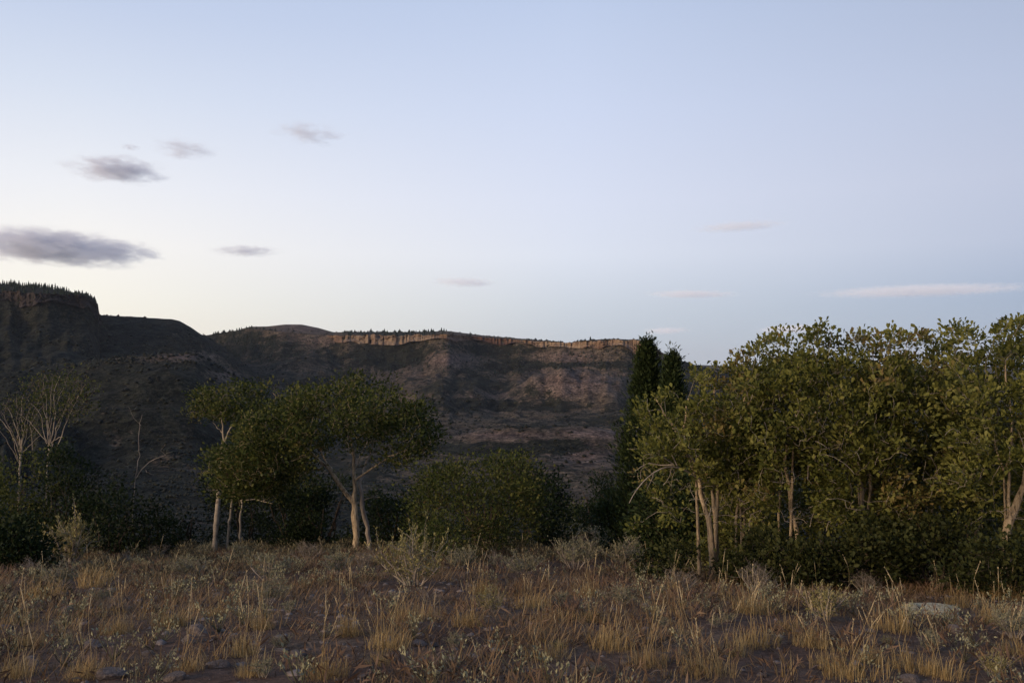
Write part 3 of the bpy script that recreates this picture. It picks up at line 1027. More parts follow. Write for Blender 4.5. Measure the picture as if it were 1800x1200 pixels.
def fan(px, py, D, n, h, w, seed):
    r_ = np.random.default_rng(seed)
    out = []
    for i in range(n):
        t = (i + r_.random()) / n * 2 - 1
        s0 = r_.uniform(-.25, .2) * h
        x1, y1 = px + t * w * r_.uniform(.7, 1.1), py - h * r_.uniform(.6, 1.05) * (1 - .3 * abs(t))
        dz = r_.uniform(-.7, .7)
        out.append(([(px + r_.normal() * 1.5, py - s0, D), (px + (x1 - px) * .25 + r_.normal() * 4, py + (y1 - py) * .35, D + dz * .3), (px + (x1 - px) * .6 + r_.normal() * 5, py + (y1 - py) * .7, D + dz * .7), (x1, y1, D + dz)], .010, .003, 'limb'))
    return out


# half-bare pale trees at the left edge
D = 24.0
make_tree('bare_tree', 'half-dead pale tree at the left edge with bare branches spreading into a thin top', 'tree', 34, D,
          [([(34, 975, D), (32, 900, D), (35, 850, D), (36, 805, D), (38, 780, D)], 0.0372, 0.0280, 'trunk'),
           ([(36, 800, D), (30, 778, D), (16, 756, D), (4, 740, D), (-12, 722, D)], 0.0186, 0.0056, 'limb'),
           ([(37, 790, D), (34, 765, D), (22, 735, D), (12, 712, D)], 0.0174, 0.0049, 'limb'),
           ([(38, 785, D), (40, 760, D), (36, 735, D), (38, 712, D), (42, 690, D)], 0.0174, 0.0049, 'limb'),
           ([(36, 800, D), (48, 786, D), (60, 775, D), (70, 764, D)], 0.0112, 0.0042, 'limb'),
           ([(57, 790, D), (57, 765, D), (52, 745, D), (60, 720, D), (78, 690, D), (84, 668, D)], 0.0112, 0.0035, 'limb')] + fan(36, 800, D, 9, 112, 62, 3),
          crown_tips(260, [(0, 705), (40, 676), (75, 658), (110, 668)], [(0, 758), (40, 770), (75, 762), (110, 728)], D, .9, rng0, -.15), M['tree_leaf'], M['pale_bark'], 41, per=5, spread=.14, leaf=.05, width=.7, twig_mat=M['twig_bark'], twig_tip=.004)
make_tree('bare_tree', 'pale half-bare tree with a thick broken trunk and one elbowed branch near the left edge', 'tree', 82, D - .6,
          [([(80, 972, D - .6), (82, 880, D - .6), (83, 820, D - .6), (86, 790, D - .6), (96, 745, D - .6), (98, 715, D - .6), (93, 690, D - .6), (106, 660, D - .6)], 0.0322, 0.0056, 'trunk'),
           ([(85, 795, D - .6), (92, 772, D - .6), (104, 770, D - .7), (110, 768, D - .7)], 0.0136, 0.0070, 'limb'),
           ([(97, 800, D - .7), (104, 780, D - .7), (112, 755, D - .7), (122, 728, D - .7), (132, 708, D - .7), (150, 675, D - .7)], 0.0186, 0.0042, 'limb'),
           ([(122, 728, D - .7), (138, 720, D - .6), (152, 714, D - .6)], 0.0074, 0.0028, 'limb'),
           ([(98, 715, D - .6), (108, 690, D - .5), (118, 664, D - .5)], 0.0074, 0.0028, 'limb')] + fan(88, 785, D - .6, 9, 125, 66, 4),
          crown_tips(280, [(55, 680), (80, 655), (105, 640), (140, 662), (160, 680)], [(55, 715), (80, 745), (105, 752), (140, 728), (160, 705)], D - .6, .9, rng0, -.15), M['tree_leaf'], M['pale_bark'], 42, per=5, spread=.14, leaf=.05, width=.7, twig_mat=M['twig_bark'], twig_tip=.004)

# thin snag against the dark valley
D = 23.0
make_tree('dead_snag', 'thin grey dead snag with one bent branch pointing right, left of the aspen', 'dead tree', 236, D,
          [([(232, 972, D), (234, 900, D), (237, 840, D), (244, 810, D), (246, 790, D), (243, 765, D), (246, 742, D)], 0.0186, 0.0056, 'trunk'),
           ([(238, 842, D), (250, 822, D), (262, 812, D), (274, 804, D), (290, 799, D)], 0.0136, 0.0042, 'limb'),
           ([(256, 826, D), (262, 832, D), (270, 834, D)], 0.0062, 0.0028, 'limb'),
           ([(246, 748, D), (236, 735, D), (230, 722, D)], 0.0037, 0.0021, 'limb')],
          np.array([at(290, 780, D), at(283, 790, D), at(225, 715, D), at(250, 728, D), at(300, 795, D)]), None, M['grey_bark'], 44, per=0)


def bush(name, label, cat, px, D, w, top, bottom, n, mat, seed, depth=1.3, per=14, leaf=.05, spread=.13, lobed=False, width=.6, shape_pts=None, group=None, nst=5, thr=-.12, bark='dark_bark', up=.4):
    rng = np.random.default_rng(seed)
    x = np.linspace(-1, 1, 9)
    wob = rng.normal(size=9) * (bottom - top) * .06
    tt = [(px + q * w / 2, bottom - (bottom - top) * (max(0, 1 - abs(q) ** 2.6) ** .55) + (wob[i] if abs(q) < .95 else 0)) for i, q in enumerate(x)]
    bb = [(a, bottom) for a, _ in tt]
    if shape_pts: tt = shape_pts
    tp = crown_tips(n, tt, bb, D, depth, rng, thr, 1.5, seed=seed * 1.7)
    zg = H(tp[:, 0], tp[:, 1])
    tp[:, 2] = np.maximum(tp[:, 2], zg + .12)
    st = stems_from(px, D, nst, (bottom - top) * .6, .35, rng, bottom)
    return make_tree(name, label, cat, px, D, [(p, .035, .012, 'stem') for p in st], tp, mat, M[bark], seed, per, spread, leaf, width, group, lobed, up=up, foliage='foliage', twig_step=2)


# the big round bush right of the oak
D = 16.5
rb = [(722, 905), (735, 868), (760, 836), (790, 815), (820, 800), (850, 806), (880, 800), (905, 798), (930, 822), (955, 838), (975, 868), (985, 905)]
r = np.random.default_rng(50)
bb = [(722, 930), (760, 975), (820, 985), (900, 975), (950, 965), (985, 945)]
tp = crown_tips(1250, rb, bb, D, 1.5, r, -.1, 1.6)
make_tree('round_bush', 'large rounded dark green bush between the forked oak and the junipers', 'bush', 850, D, [(p, .04, .012, 'stem') for p in stems_from(850, D, 7, 110, .45, r, 975)], tp, M['tree_leaf'], M['dark_bark'], 51, per=16, spread=.11, leaf=.052, width=.58, foliage='foliage', lobed=False)
bush('small_bush', 'small lighter green bush tucked against the left foot of the round bush', 'bush', 778, 14.6, 66, 908, 985, 190, M['tree_leaf'], 52, .5, leaf=.04, spread=.08)


# junipers
def juniper(label, px, D, top, bottom, w, seed, n):
    rng = np.random.default_rng(seed)
    P0 = at(px, bottom, D)
    z0 = gz(P0[0], P0[1])
    P1 = at(px + rng.uniform(-4, 4), top, D)
    h = P1[2] - z0
    base = np.array([P0[0], P0[1], z0])
    root = tag(empty('juniper_tree', base), label, 'tree')
    tr = smooth_path(np.array([[0, 0, -.1], [.03, 0, h * .4], [0, .02, h * .97]]), 24)
    b = MB(); b.tube(tr, np.linspace(.09, .01, 24), 8)
    b.build('trunk', M['dark_bark'], root, smooth=True)
    wr = w * D / FPX / 2
    t = rng.random(n) ** .9 * .965
    prof = np.clip(np.minimum((1 - t) ** .85 * 1.15, .6 + t * 3), .04, 1)
    a = rng.uniform(0, 2 * math.pi, n)
    lob = 1 + .28 * np.sin(a * 3 + t * 9) + .22 * (vnoise(a * 2, t * 14) - .5) * 2
    rad = wr * prof * lob * np.sqrt(rng.uniform(.25, 1, n))
    T = np.stack([np.cos(a) * rad, np.sin(a) * rad, t * h], 1)
    T[:, 0] += tr[0, 0]
    tw = MB()
    sel = rng.permutation(n)[:n // 3]
    grow_twigs(tw, tr, np.linspace(.09, .01, 24), T[sel], rng, .004)
    tw.build('twigs', M['dark_bark'], root, kind='stuff')
    lb = MB()
    k = 16
    idx = np.repeat(np.arange(n), k)
    off = rng.normal(size=(len(idx), 3)) * np.array([.06, .06, .09])
    dirs = np.stack([np.cos(a), np.sin(a), 1.2 + 0 * a], 1)[idx] + rng.normal(size=(len(idx), 3)) * .45
    tone = np.clip(rng.beta(2, 2, n)[idx] + rng.normal(size=len(idx)) * .15, 0, 1)
    leaves(lb, T[idx] + off, dirs, .085 * rng.uniform(.6, 1.3, len(idx)), .3, tone, rng, False)
    lb.build('crown', M['juniper'], root, kind='stuff')


juniper('tall pointed dark juniper rising behind the left end of the oak thicket', 1138, 17.5, 592, 985, 128, 61, 1700)
juniper('shorter blunt dark juniper just right of the tall pointed one, behind the oak thicket', 1184, 17.0, 614, 985, 96, 62, 1000)

# dark scrub behind and below the trees
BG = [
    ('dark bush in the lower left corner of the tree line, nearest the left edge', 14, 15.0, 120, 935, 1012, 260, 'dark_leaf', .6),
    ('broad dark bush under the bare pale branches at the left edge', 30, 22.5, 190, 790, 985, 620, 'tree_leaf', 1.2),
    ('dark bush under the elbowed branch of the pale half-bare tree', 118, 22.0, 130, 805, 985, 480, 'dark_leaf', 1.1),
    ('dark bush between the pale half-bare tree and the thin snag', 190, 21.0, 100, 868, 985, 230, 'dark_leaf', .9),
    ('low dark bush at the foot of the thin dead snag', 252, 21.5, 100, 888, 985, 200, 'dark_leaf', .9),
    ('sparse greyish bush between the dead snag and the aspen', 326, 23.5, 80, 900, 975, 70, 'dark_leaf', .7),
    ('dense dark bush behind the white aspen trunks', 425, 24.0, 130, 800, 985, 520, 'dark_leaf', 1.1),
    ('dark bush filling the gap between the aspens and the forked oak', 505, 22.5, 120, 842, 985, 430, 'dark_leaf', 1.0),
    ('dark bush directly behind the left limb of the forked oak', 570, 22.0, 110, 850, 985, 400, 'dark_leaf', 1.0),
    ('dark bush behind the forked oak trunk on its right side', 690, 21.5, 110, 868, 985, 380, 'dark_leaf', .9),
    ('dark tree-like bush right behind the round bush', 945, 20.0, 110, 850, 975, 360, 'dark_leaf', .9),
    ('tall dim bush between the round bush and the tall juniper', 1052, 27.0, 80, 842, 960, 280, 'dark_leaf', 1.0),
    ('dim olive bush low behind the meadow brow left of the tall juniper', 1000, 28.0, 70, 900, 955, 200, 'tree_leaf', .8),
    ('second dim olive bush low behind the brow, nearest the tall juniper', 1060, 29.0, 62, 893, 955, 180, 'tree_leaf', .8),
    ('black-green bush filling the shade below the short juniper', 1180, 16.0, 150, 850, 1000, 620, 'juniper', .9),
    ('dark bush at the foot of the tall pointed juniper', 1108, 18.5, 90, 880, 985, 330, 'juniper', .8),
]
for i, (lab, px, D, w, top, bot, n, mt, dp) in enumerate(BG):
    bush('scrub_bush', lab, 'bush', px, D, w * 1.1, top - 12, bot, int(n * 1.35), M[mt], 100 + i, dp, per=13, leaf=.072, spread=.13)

# ------------------------------------------------------------------ the oak thicket on the right
TH_TOP = [(1085, 790), (1108, 720), (1135, 684), (1165, 690), (1200, 690), (1232, 642), (1262, 644), (1296, 612), (1318, 616), (1340, 594), (1380, 580), (1415, 590), (1455, 567), (1484, 602), (1520, 584), (1556, 594), (1590, 574), (1640, 590), (1686, 568), (1722, 590), (1760, 560), (1800, 566), (1850, 556), (1940, 580)]


def thicket_oak(label, px, D, xa, xb, stems, seed, n, bot=925, top_shift=0, low=None):
    rng = np.random.default_rng(seed)
    xa, xb = xa - (14 if xa > 1150 else 0), xb + 16
    n = int(n * 1.25)
    xs = np.linspace(xa, xb, 14)
    tt = np.interp(xs, *np.array(TH_TOP, float).T) + top_shift
    ed = np.abs(2 * (xs - xa) / (xb - xa) - 1)
    tt = tt + 14 * ed ** 4
    top = list(zip(xs, tt))
    bt = [(x, bot) for x in xs]
    tp = crown_tips(n, top, bt, D, 1.0, rng, -.16, 1.9, seed=seed * .37, shape=.3, sig=.10)
    q = CY - FPX * np.tan(np.arctan2(tp[:, 2] - CAMZ, tp[:, 1]) - PITCH)
    lim = np.interp(u_of(tp[:, 0], tp[:, 1]), *np.array(TH_TOP, float).T) + top_shift
    # open legs where trunks show; the tops are separate sprays with sky between
    pk = np.where(q < lim + 60, .0, np.where(q > 845, .5, 1.0))
    keep = np.repeat(rng.random(len(tp) // 5) < pk.reshape(-1, 5).mean(1), 5)
    tp = tp[keep]
    for _ in range(int((xb - xa) / 6.5)):
        sx = rng.uniform(xa, xb)
        sy = np.interp(sx, *np.array(TH_TOP, float).T) + 2 + 64 * rng.random() ** 1.3
        c = at(sx, sy, D + rng.uniform(-.7, .7))
        tp = np.vstack([tp, c + rng.normal(size=(2, 3)) * np.array([.05, .05, .025])])
    zg = H(tp[:, 0], tp[:, 1])
    tp[:, 2] = np.maximum(tp[:, 2], zg + .35)
    limbs = []
    for pl, r0 in stems:
        limbs.append(([(a, b, D + c) for a, b, c in pl], r0 * .8, .009, 'trunk'))
    tone = np.repeat(rng.beta(1.6, 1.8, len(tp) // 5 + 1), 5)[:len(tp)] * .66 + .1
    patch = fbm(tp[:, 0] * 1.1 + seed, tp[:, 2] * 1.1, 2)
    tone = np.where(patch > .2, .8 + .2 * rng.random(len(tp)), tone)
    bare = crown_tips(70, [(x, y + 60) for x, y in top], bt, D - .5, .8, rng, -.5)
    return make_tree('oak_tree', label, 'tree', px, D, limbs, tp, M['oak_leaf'], M['bark'], seed, per=16, spread=.052, leaf=.062, width=.5, twig_mat=M['grey_bark'], tone=tone, up=.35, twig_tip=.0034, bare=bare)


T = thicket_oak('leftmost oak of the thicket on twin tan trunks leaning together', 1250, 12.6, 1118, 1330, [
    ([(1254, 960, 0), (1248, 930, 0), (1240, 890, 0), (1230, 868, 0), (1228, 830, 0), (1205, 790, .1), (1180, 740, .2), (1150, 700, .2)], .052),
    ([(1260, 958, .2), (1258, 920, .2), (1253, 875, .2), (1252, 830, .2), (1262, 780, .3), (1258, 720, .3), (1252, 660, .3)], .045),
    ([(1230, 850, -.1), (1215, 820, -.3), (1203, 790, -.4), (1200, 750, -.5), (1210, 700, -.5)], .03),
    ([(1255, 860, .2), (1280, 820, 0), (1300, 760, -.2), (1310, 700, -.3)], .03)], 201, 1000)
# its dead branches hang out to the left
db = MB()
tb = np.array(T.location)
for pl, r0, r1 in (([(1232, 842, 12.4), (1205, 826, 12.2), (1185, 816, 12.1), (1160, 822, 12.0), (1140, 835, 11.9), (1118, 860, 11.85), (1110, 870, 11.8), (1106, 884, 11.8)], .016, .005),
                   ([(1185, 816, 12.1), (1160, 818, 12.2), (1138, 812, 12.2), (1116, 828, 12.2)], .009, .003),
                   ([(1185, 816, 12.1), (1160, 800, 12.0), (1140, 798, 12.0)], .008, .003),
                   ([(1190, 818, 12.1), (1182, 800, 12.3), (1165, 780, 12.3), (1158, 776, 12.3)], .009, .003),
                   ([(1180, 822, 12.1), (1178, 836, 12.0), (1166, 853, 12.0)], .006, .002),
                   ([(1150, 828, 12.0), (1146, 842, 12.0), (1138, 858, 12.0)], .006, .002),
                   ([(1118, 860, 11.85), (1110, 866, 11.7)], .004, .002),
                   ([(1160, 798, 12.0), (1150, 802, 11.9), (1136, 806, 11.9)], .005, .002)):
    db.tube(smooth_path(np.array([at(*p) for p in pl]), 14) - tb, np.linspace(r0, r1, 14), 6)
tag(db.build('dead_branch', M['grey_bark'], T, smooth=True), 'bare grey dead branches hanging out to the left')

thicket_oak('oak of the thicket with thin upright stems right of the twin tan trunks', 1308, 13.0, 1240, 1420, [
    ([(1294, 965, 0), (1293, 910, 0), (1296, 860, 0), (1300, 790, 0), (1312, 720, .1), (1330, 650, .1)], .026),
    ([(1307, 965, .1), (1308, 900, .1), (1304, 850, .1), (1320, 780, .1), (1345, 700, .2), (1370, 620, .2)], .03),
    ([(1306, 880, .1), (1285, 820, .1), (1270, 740, 0), (1262, 670, 0)], .02)], 202, 800)
thicket_oak('oak of the thicket with one slanting tan trunk below the second gap of sky', 1398, 12.2, 1320, 1505, [
    ([(1400, 960, 0), (1396, 910, 0), (1388, 870, 0), (1380, 830, 0), (1383, 780, 0), (1400, 720, 0), (1440, 640, 0)], .042),
    ([(1368, 955, .3), (1369, 900, .3), (1374, 840, .3), (1362, 770, .3), (1350, 690, .3)], .024),
    ([(1384, 800, 0), (1410, 770, -.2), (1430, 730, -.3), (1460, 690, -.3)], .022)], 203, 800)
thicket_oak('oak on a pale V-shaped trunk in the middle of the thicket', 1522, 12.0, 1420, 1620, [
    ([(1520, 950, 0), (1517, 900, 0), (1514, 865, 0), (1512, 830, 0), (1500, 770, 0), (1480, 700, 0), (1470, 630, 0)], .042),
    ([(1520, 905, 0), (1528, 890, 0), (1530, 860, 0), (1526, 820, 0), (1540, 760, .1), (1560, 680, .1), (1565, 620, .1)], .03),
    ([(1513, 840, 0), (1490, 800, -.3), (1455, 770, -.5)], .018)], 204, 900)
thicket_oak('oak of the thicket with hidden trunk, right of the pale V-shaped trunk', 1620, 12.4, 1540, 1710, [
    ([(1618, 960, 0), (1612, 880, 0), (1600, 800, 0), (1596, 720, 0), (1590, 620, 0)], .035),
    ([(1630, 960, .1), (1640, 880, .1), (1650, 800, .1), (1660, 700, .1), (1680, 610, .1)], .03)], 205, 820)
thicket_oak('oak of the thicket just left of the thick leaning trunk', 1705, 12.8, 1640, 1795, [
    ([(1700, 960, 0), (1705, 880, 0), (1712, 800, 0), (1720, 700, 0), (1715, 610, 0)], .034),
    ([(1712, 960, 0), (1735, 860, 0), (1752, 760, 0), (1758, 640, 0)], .03)], 206, 760)
thicket_oak('oak with a thick furrowed trunk leaning right at the right edge of the picture', 1766, 11.2, 1690, 1930, [
    ([(1764, 950, 0), (1775, 910, 0), (1792, 870, 0), (1806, 835, 0), (1815, 780, 0), (1835, 700, 0), (1850, 620, 0)], .075),
    ([(1776, 905, 0), (1776, 870, .1), (1770, 830, .1), (1778, 780, .1), (1776, 720, 0), (1765, 640, 0)], .035),
    ([(1770, 840, .1), (1755, 800, .1), (1745, 760, .1)], .02)], 207, 1000)
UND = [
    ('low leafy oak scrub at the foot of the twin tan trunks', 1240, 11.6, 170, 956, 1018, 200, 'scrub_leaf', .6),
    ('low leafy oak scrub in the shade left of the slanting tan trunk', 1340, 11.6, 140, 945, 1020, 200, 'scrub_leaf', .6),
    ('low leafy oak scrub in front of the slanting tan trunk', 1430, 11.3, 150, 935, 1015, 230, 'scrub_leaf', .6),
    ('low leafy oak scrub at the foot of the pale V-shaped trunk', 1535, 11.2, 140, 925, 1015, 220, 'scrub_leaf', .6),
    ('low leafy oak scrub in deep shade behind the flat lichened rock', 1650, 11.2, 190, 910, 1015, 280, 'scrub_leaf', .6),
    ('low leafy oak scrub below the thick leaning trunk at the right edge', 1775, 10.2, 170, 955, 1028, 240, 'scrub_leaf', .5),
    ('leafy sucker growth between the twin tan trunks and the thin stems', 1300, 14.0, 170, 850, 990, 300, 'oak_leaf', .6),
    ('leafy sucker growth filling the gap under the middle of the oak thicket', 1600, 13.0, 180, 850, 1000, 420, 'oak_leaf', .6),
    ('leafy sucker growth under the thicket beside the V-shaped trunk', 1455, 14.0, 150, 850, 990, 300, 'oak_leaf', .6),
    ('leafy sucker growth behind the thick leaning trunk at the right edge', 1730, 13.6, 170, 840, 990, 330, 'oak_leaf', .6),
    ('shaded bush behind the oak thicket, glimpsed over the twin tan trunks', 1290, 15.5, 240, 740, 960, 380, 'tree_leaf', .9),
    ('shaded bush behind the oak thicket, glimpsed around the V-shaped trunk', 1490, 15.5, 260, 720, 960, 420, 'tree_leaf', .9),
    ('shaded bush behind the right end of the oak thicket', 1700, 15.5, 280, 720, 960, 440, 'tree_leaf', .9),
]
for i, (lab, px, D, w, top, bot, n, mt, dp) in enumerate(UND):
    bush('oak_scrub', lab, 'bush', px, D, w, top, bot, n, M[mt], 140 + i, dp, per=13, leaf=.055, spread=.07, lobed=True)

# ------------------------------------------------------------------ meadow: prototypes
def grass_parts(seed, nb, hb, spread):
    rng = np.random.default_rng(seed)
    b = MB()
    a = rng.uniform(0, 2 * math.pi, nb)
    r = spread * rng.random(nb) ** .65 * .5
    h = hb * rng.uniform(.3, 1.0, nb) * np.where(rng.random(nb) < .12, 1.35, .85)
    lean = rng.uniform(.1, 1.0, nb) ** 1.2
    p0 = np.stack([np.cos(a) * r, np.sin(a) * r, np.zeros(nb)], 1)
    a2 = a + rng.normal(size=nb) * 1.0
    wind = rng.uniform(0, 6.28)
    a2 = np.where(rng.random(nb) < .45, wind + rng.normal(size=nb) * .5, a2)
    d = np.stack([np.cos(a2), np.sin(a2), np.zeros(nb)], 1)
    s = np.stack([-np.sin(a2), np.cos(a2), np.zeros(nb)], 1)
    w = .0017 * rng.uniform(.6, 1.4, nb)[:, None]
    p1 = p0 + d * (h * lean * .35)[:, None] + np.array([0, 0, .55]) * h[:, None]
    p2 = p0 + d * (h * lean * 1.0)[:, None] + np.array([0, 0, 1]) * (h * (1 - .35 * lean))[:, None]
    v = np.stack([p0 - s * w, p0 + s * w, p1 - s * w * .8, p1 + s * w * .8, p2], 1).reshape(-1, 3)
    o = (np.arange(nb) * 5)[:, None]
    tone = np.clip(rng.beta(2, 2, nb) * .8, 0, 1)
    b.add(v, o + np.array([0, 1, 3, 2]), tone)
    b.add(v, o + np.array([2, 3, 4]), tone)
    return b


def stalk_mb(seed, h):
    rng = np.random.default_rng(seed)
    b = MB()
    le = rng.uniform(.02, .3)
    t = np.linspace(0, 1, 6)
    P = np.stack([le * h * t ** 1.8, .02 * np.sin(t * 5 + seed), h * t * (1 - .1 * le * t)], 1)
    b.tube(P, np.linspace(.0014, .001, 6), 3, .72)
    t2 = np.linspace(0, 1, 5)
    d = unit((P[-1] - P[-2])[None])[0]
    Q = P[-1] - d * h * .16 + d[None] * (t2 * h * .24)[:, None]
    b.tube(Q, np.array([.0012, .0024, .0029, .0022, .0006]), 4, .95)
    n = 10
    base = Q[rng.integers(0, 5, n)]
    leaves(b, base, d[None] + rng.normal(size=(n, 3)) * .35, .02, .25, np.full(n, .9), rng, False)
    return b


STALKS = [stalk_mb(s, hh).mesh('stalk', M['grass']) for s, hh in enumerate((.34, .42, .5, .38, .46, .3))]
GRASS = []
for k, (nb, hb, sp) in enumerate(((230, .19, .26), (320, .23, .34), (180, .16, .24), (270, .22, .30), (150, .27, .2))):
    GRASS.append(grass_parts(70 + k, nb, hb, sp).mesh('grass_blades', M['grass']))


def sage_mesh(seed, w, h, n, mat_leaf, kind):
    rng = np.random.default_rng(seed)
    wood, fol = MB(), MB()
    tips = []
    ns = 11
    for i in range(ns):
        a = rng.uniform(0, 2 * math.pi)
        rr = w / 2 * math.sqrt(rng.random())
        top = np.array([math.cos(a) * rr, math.sin(a) * rr, h * rng.uniform(.55, .85) * (1 - .35 * (2 * rr / w) ** 2)])
        P = smooth_path(np.array([[.03 * math.cos(a), .03 * math.sin(a), -.04], [top[0] * .4, top[1] * .4, top[2] * .3], [top[0] * .75, top[1] * .75, top[2] * .62], top]) + rng.normal(size=(4, 3)) * .02 * w, 8)
        wood.tube(P, np.linspace(.011, .004, 8), 5, .3)
        for j in range(n // ns):
            q = P[rng.integers(3, 8)]
            e = q + np.array([rng.normal() * w * .13, rng.normal() * w * .13, abs(rng.normal()) * h * .16 + h * .05])
            mid = (q + e) / 2 + rng.normal(size=3) * .015
            wood.tube(np.array([q, mid, e]), np.array([.003, .002, .0013]), 3, rng.uniform(.3, .9))
            tips.append((q, e))
    q = np.array([t[0] for t in tips]); e = np.array([t[1] for t in tips])
    if kind != 'dead':
        per = 17
        idx = np.repeat(np.arange(len(e)), per)
        t = rng.uniform(.25, 1.12, (len(idx), 1))
        P = q[idx] + (e - q)[idx] * t + rng.normal(size=(len(idx), 3)) * .006
        dirs = unit((e - q)[idx]) + rng.normal(size=(len(idx), 3)) * .55 + np.array([0, 0, .4])
        tone = np.clip(rng.beta(2, 2, len(e))[idx] * .75 + .15 * rng.normal(size=len(idx)) + .12, 0, 1)
        leaves(fol, P, dirs, .024 * rng.uniform(.6, 1.4, len(idx)), .38, tone, rng, False)
    else:
        per = 5
        idx = np.repeat(np.arange(len(e)), per)
        for k in range(len(idx)):
            s = q[idx[k]] + (e - q)[idx[k]] * rng.uniform(.2, 1)
            f = s + rng.normal(size=3) * np.array([.05, .05, .04]) * w + np.array([0, 0, .05 * h])
            fol.tube(np.array([s, (s + f) / 2 + rng.normal(size=3) * .006, f]), np.array([.0016, .0012, .0008]), 3, rng.uniform(.2, 1))
    return wood.mesh('stem', M['grey_bark']), fol.mesh('foliage', mat_leaf)


SAGE = [sage_mesh(80, .62, .42, 160, M['sage'], 'sage'), sage_mesh(81, .5, .36, 130, M['sage'], 'sage'), sage_mesh(82, .75, .5, 200, M['sage'], 'sage')]
RABB = [sage_mesh(90, .5, .45, 150, M['rabbit'], 'rabbit'), sage_mesh(91, .62, .5, 180, M['rabbit'], 'rabbit')]
DEAD = [sage_mesh(95, .7, .42, 150, M['dead_twig'], 'dead'), sage_mesh(96, .55, .36, 120, M['dead_twig'], 'dead')]


def stone_mesh(seed, flat):
    import bmesh
    rng = np.random.default_rng(seed)
    bm = bmesh.new()
    bmesh.ops.create_icosphere(bm, subdivisions=3 if seed % 10 else 4, radius=1)
    pl = unit(rng.normal(size=(9, 3)))
    for v in bm.verts:
        p = np.array(v.co)
        for k, q in enumerate(pl):
            lim = .62 + .25 * ((k * 37) % 10) / 10
            dd = p @ q
            if dd > lim: p = p - q * (dd - lim) * .9
        p = p * (1 + (.14 if seed % 10 else .42) * float(fbm(np.array(p[0] * 2.6 + seed), np.array(p[1] * 2.6 + p[2] * 1.7), 4)))
        v.co = Vector(p * np.array([1, .8, flat]))
    me = bpy.data.meshes.new('stone')
    bm.to_mesh(me)
    bm.free()
    me.materials.append(M['stone'] if seed % 10 else M['lichen_stone'])
    return me


STONES = [stone_mesh(1, .5), stone_mesh(2, .62), stone_mesh(3, .42), stone_mesh(4, .55), stone_mesh(5, .7)]
LICHEN = [stone_mesh(10, .19), stone_mesh(20, .55)]

ITEMS = []       # (object, noun phrase, px, py)


def place_plant(name, cat, group, src, px, py, width_px, noun, rng, stalks=0, native=.5, sink=.02):
    x, y, z = hit(px, py)
    d = math.hypot(x, y)
    sc = width_px * d / FPX / native
    root = empty(name, (x, y, z - sink * sc), rng.uniform(0, 6.28))
    root.scale = (sc, sc, sc * rng.uniform(.9, 1.1))
    if isinstance(src, tuple):
        for nm, me in zip(('stem', 'foliage'), src):
            o = bpy.data.objects.new(nm, me); COL.objects.link(o); o.parent = root
            o['kind'] = 'stuff'
    else:
        o = bpy.data.objects.new('grass_blades', src); COL.objects.link(o); o.parent = root
        o['kind'] = 'stuff'
        for k in range(stalks):
            s = bpy.data.objects.new('stalk', STALKS[int(rng.integers(len(STALKS)))])
            COL.objects.link(s); s.parent = root
            a, r_ = rng.uniform(0, 6.28), .07 * rng.random() ** .5
            s.location = (r_ * math.cos(a), r_ * math.sin(a), 0)
            s.rotation_euler = (rng.normal() * .06, rng.normal() * .06, rng.normal() * .8)
            q = rng.uniform(.55, 1.1) / max(sc, .6)
            s.scale = (q, q, q)
    root['category'] = cat
    root['group'] = group
    ITEMS.append((root, noun, px, py))
    return root


rm = np.random.default_rng(300)
# golden bunchgrass clumps: px, py of the foot, width in px, number of seed stalks
CLUMPS = [(668, 1168, 60, 5), (682, 1140, 90, 4), (570, 1192, 95, 4), (825, 1100, 70, 7), (612, 1118, 60, 7), (458, 1106, 55, 6), (850, 1042, 60, 5),
          (936, 1068, 80, 5), (1040, 1092, 62, 7), (1137, 1172, 80, 9), (1076, 1142, 90, 3), (1270, 1056, 70, 8), (1322, 1078, 80, 9), (1246, 1186, 110, 8),
          (962, 1160, 95, 2), (1202, 1118, 70, 4), (1330, 1134, 90, 7), (1456, 1172, 70, 8), (1575, 1110, 90, 9), (1528, 1164, 50, 8), (1752, 1098, 80, 6),
          (1602, 1178, 90, 2), (1425, 1136, 70, 4), (1762, 1052, 70, 6), (1490, 1192, 100, 7), (205, 1114, 60, 6), (150, 1192, 75, 4), (297, 1102, 65, 4),
          (427, 1152, 60, 4), (440, 1190, 60, 6), (78, 1052, 70, 3), (164, 1032, 60, 3), (290, 1034, 55, 3), (52, 1138, 60, 5), (380, 1082, 45, 2), (1690, 1066, 60, 4), (1390, 1110, 60, 4), (1790, 1150, 70, 6), (1660, 1190, 80, 4), (1030, 1046, 60, 5), (1180, 1046, 60, 6), (720, 1092, 60, 3), (30, 1190, 70, 4), (330, 1180, 60, 5), (1290, 1150, 80, 5)]
for px, py, w, st in CLUMPS:
    k = int(rm.integers(5))
    tall = st >= 6
    place_plant('bunchgrass', 'grass clump', 'golden bunchgrass clumps in the meadow', GRASS[k], px, py, w, 'tall-stalked golden bunchgrass' if tall else 'low golden bunchgrass clump', rm, st, native=(.31, .40, .28, .36, .26)[k])
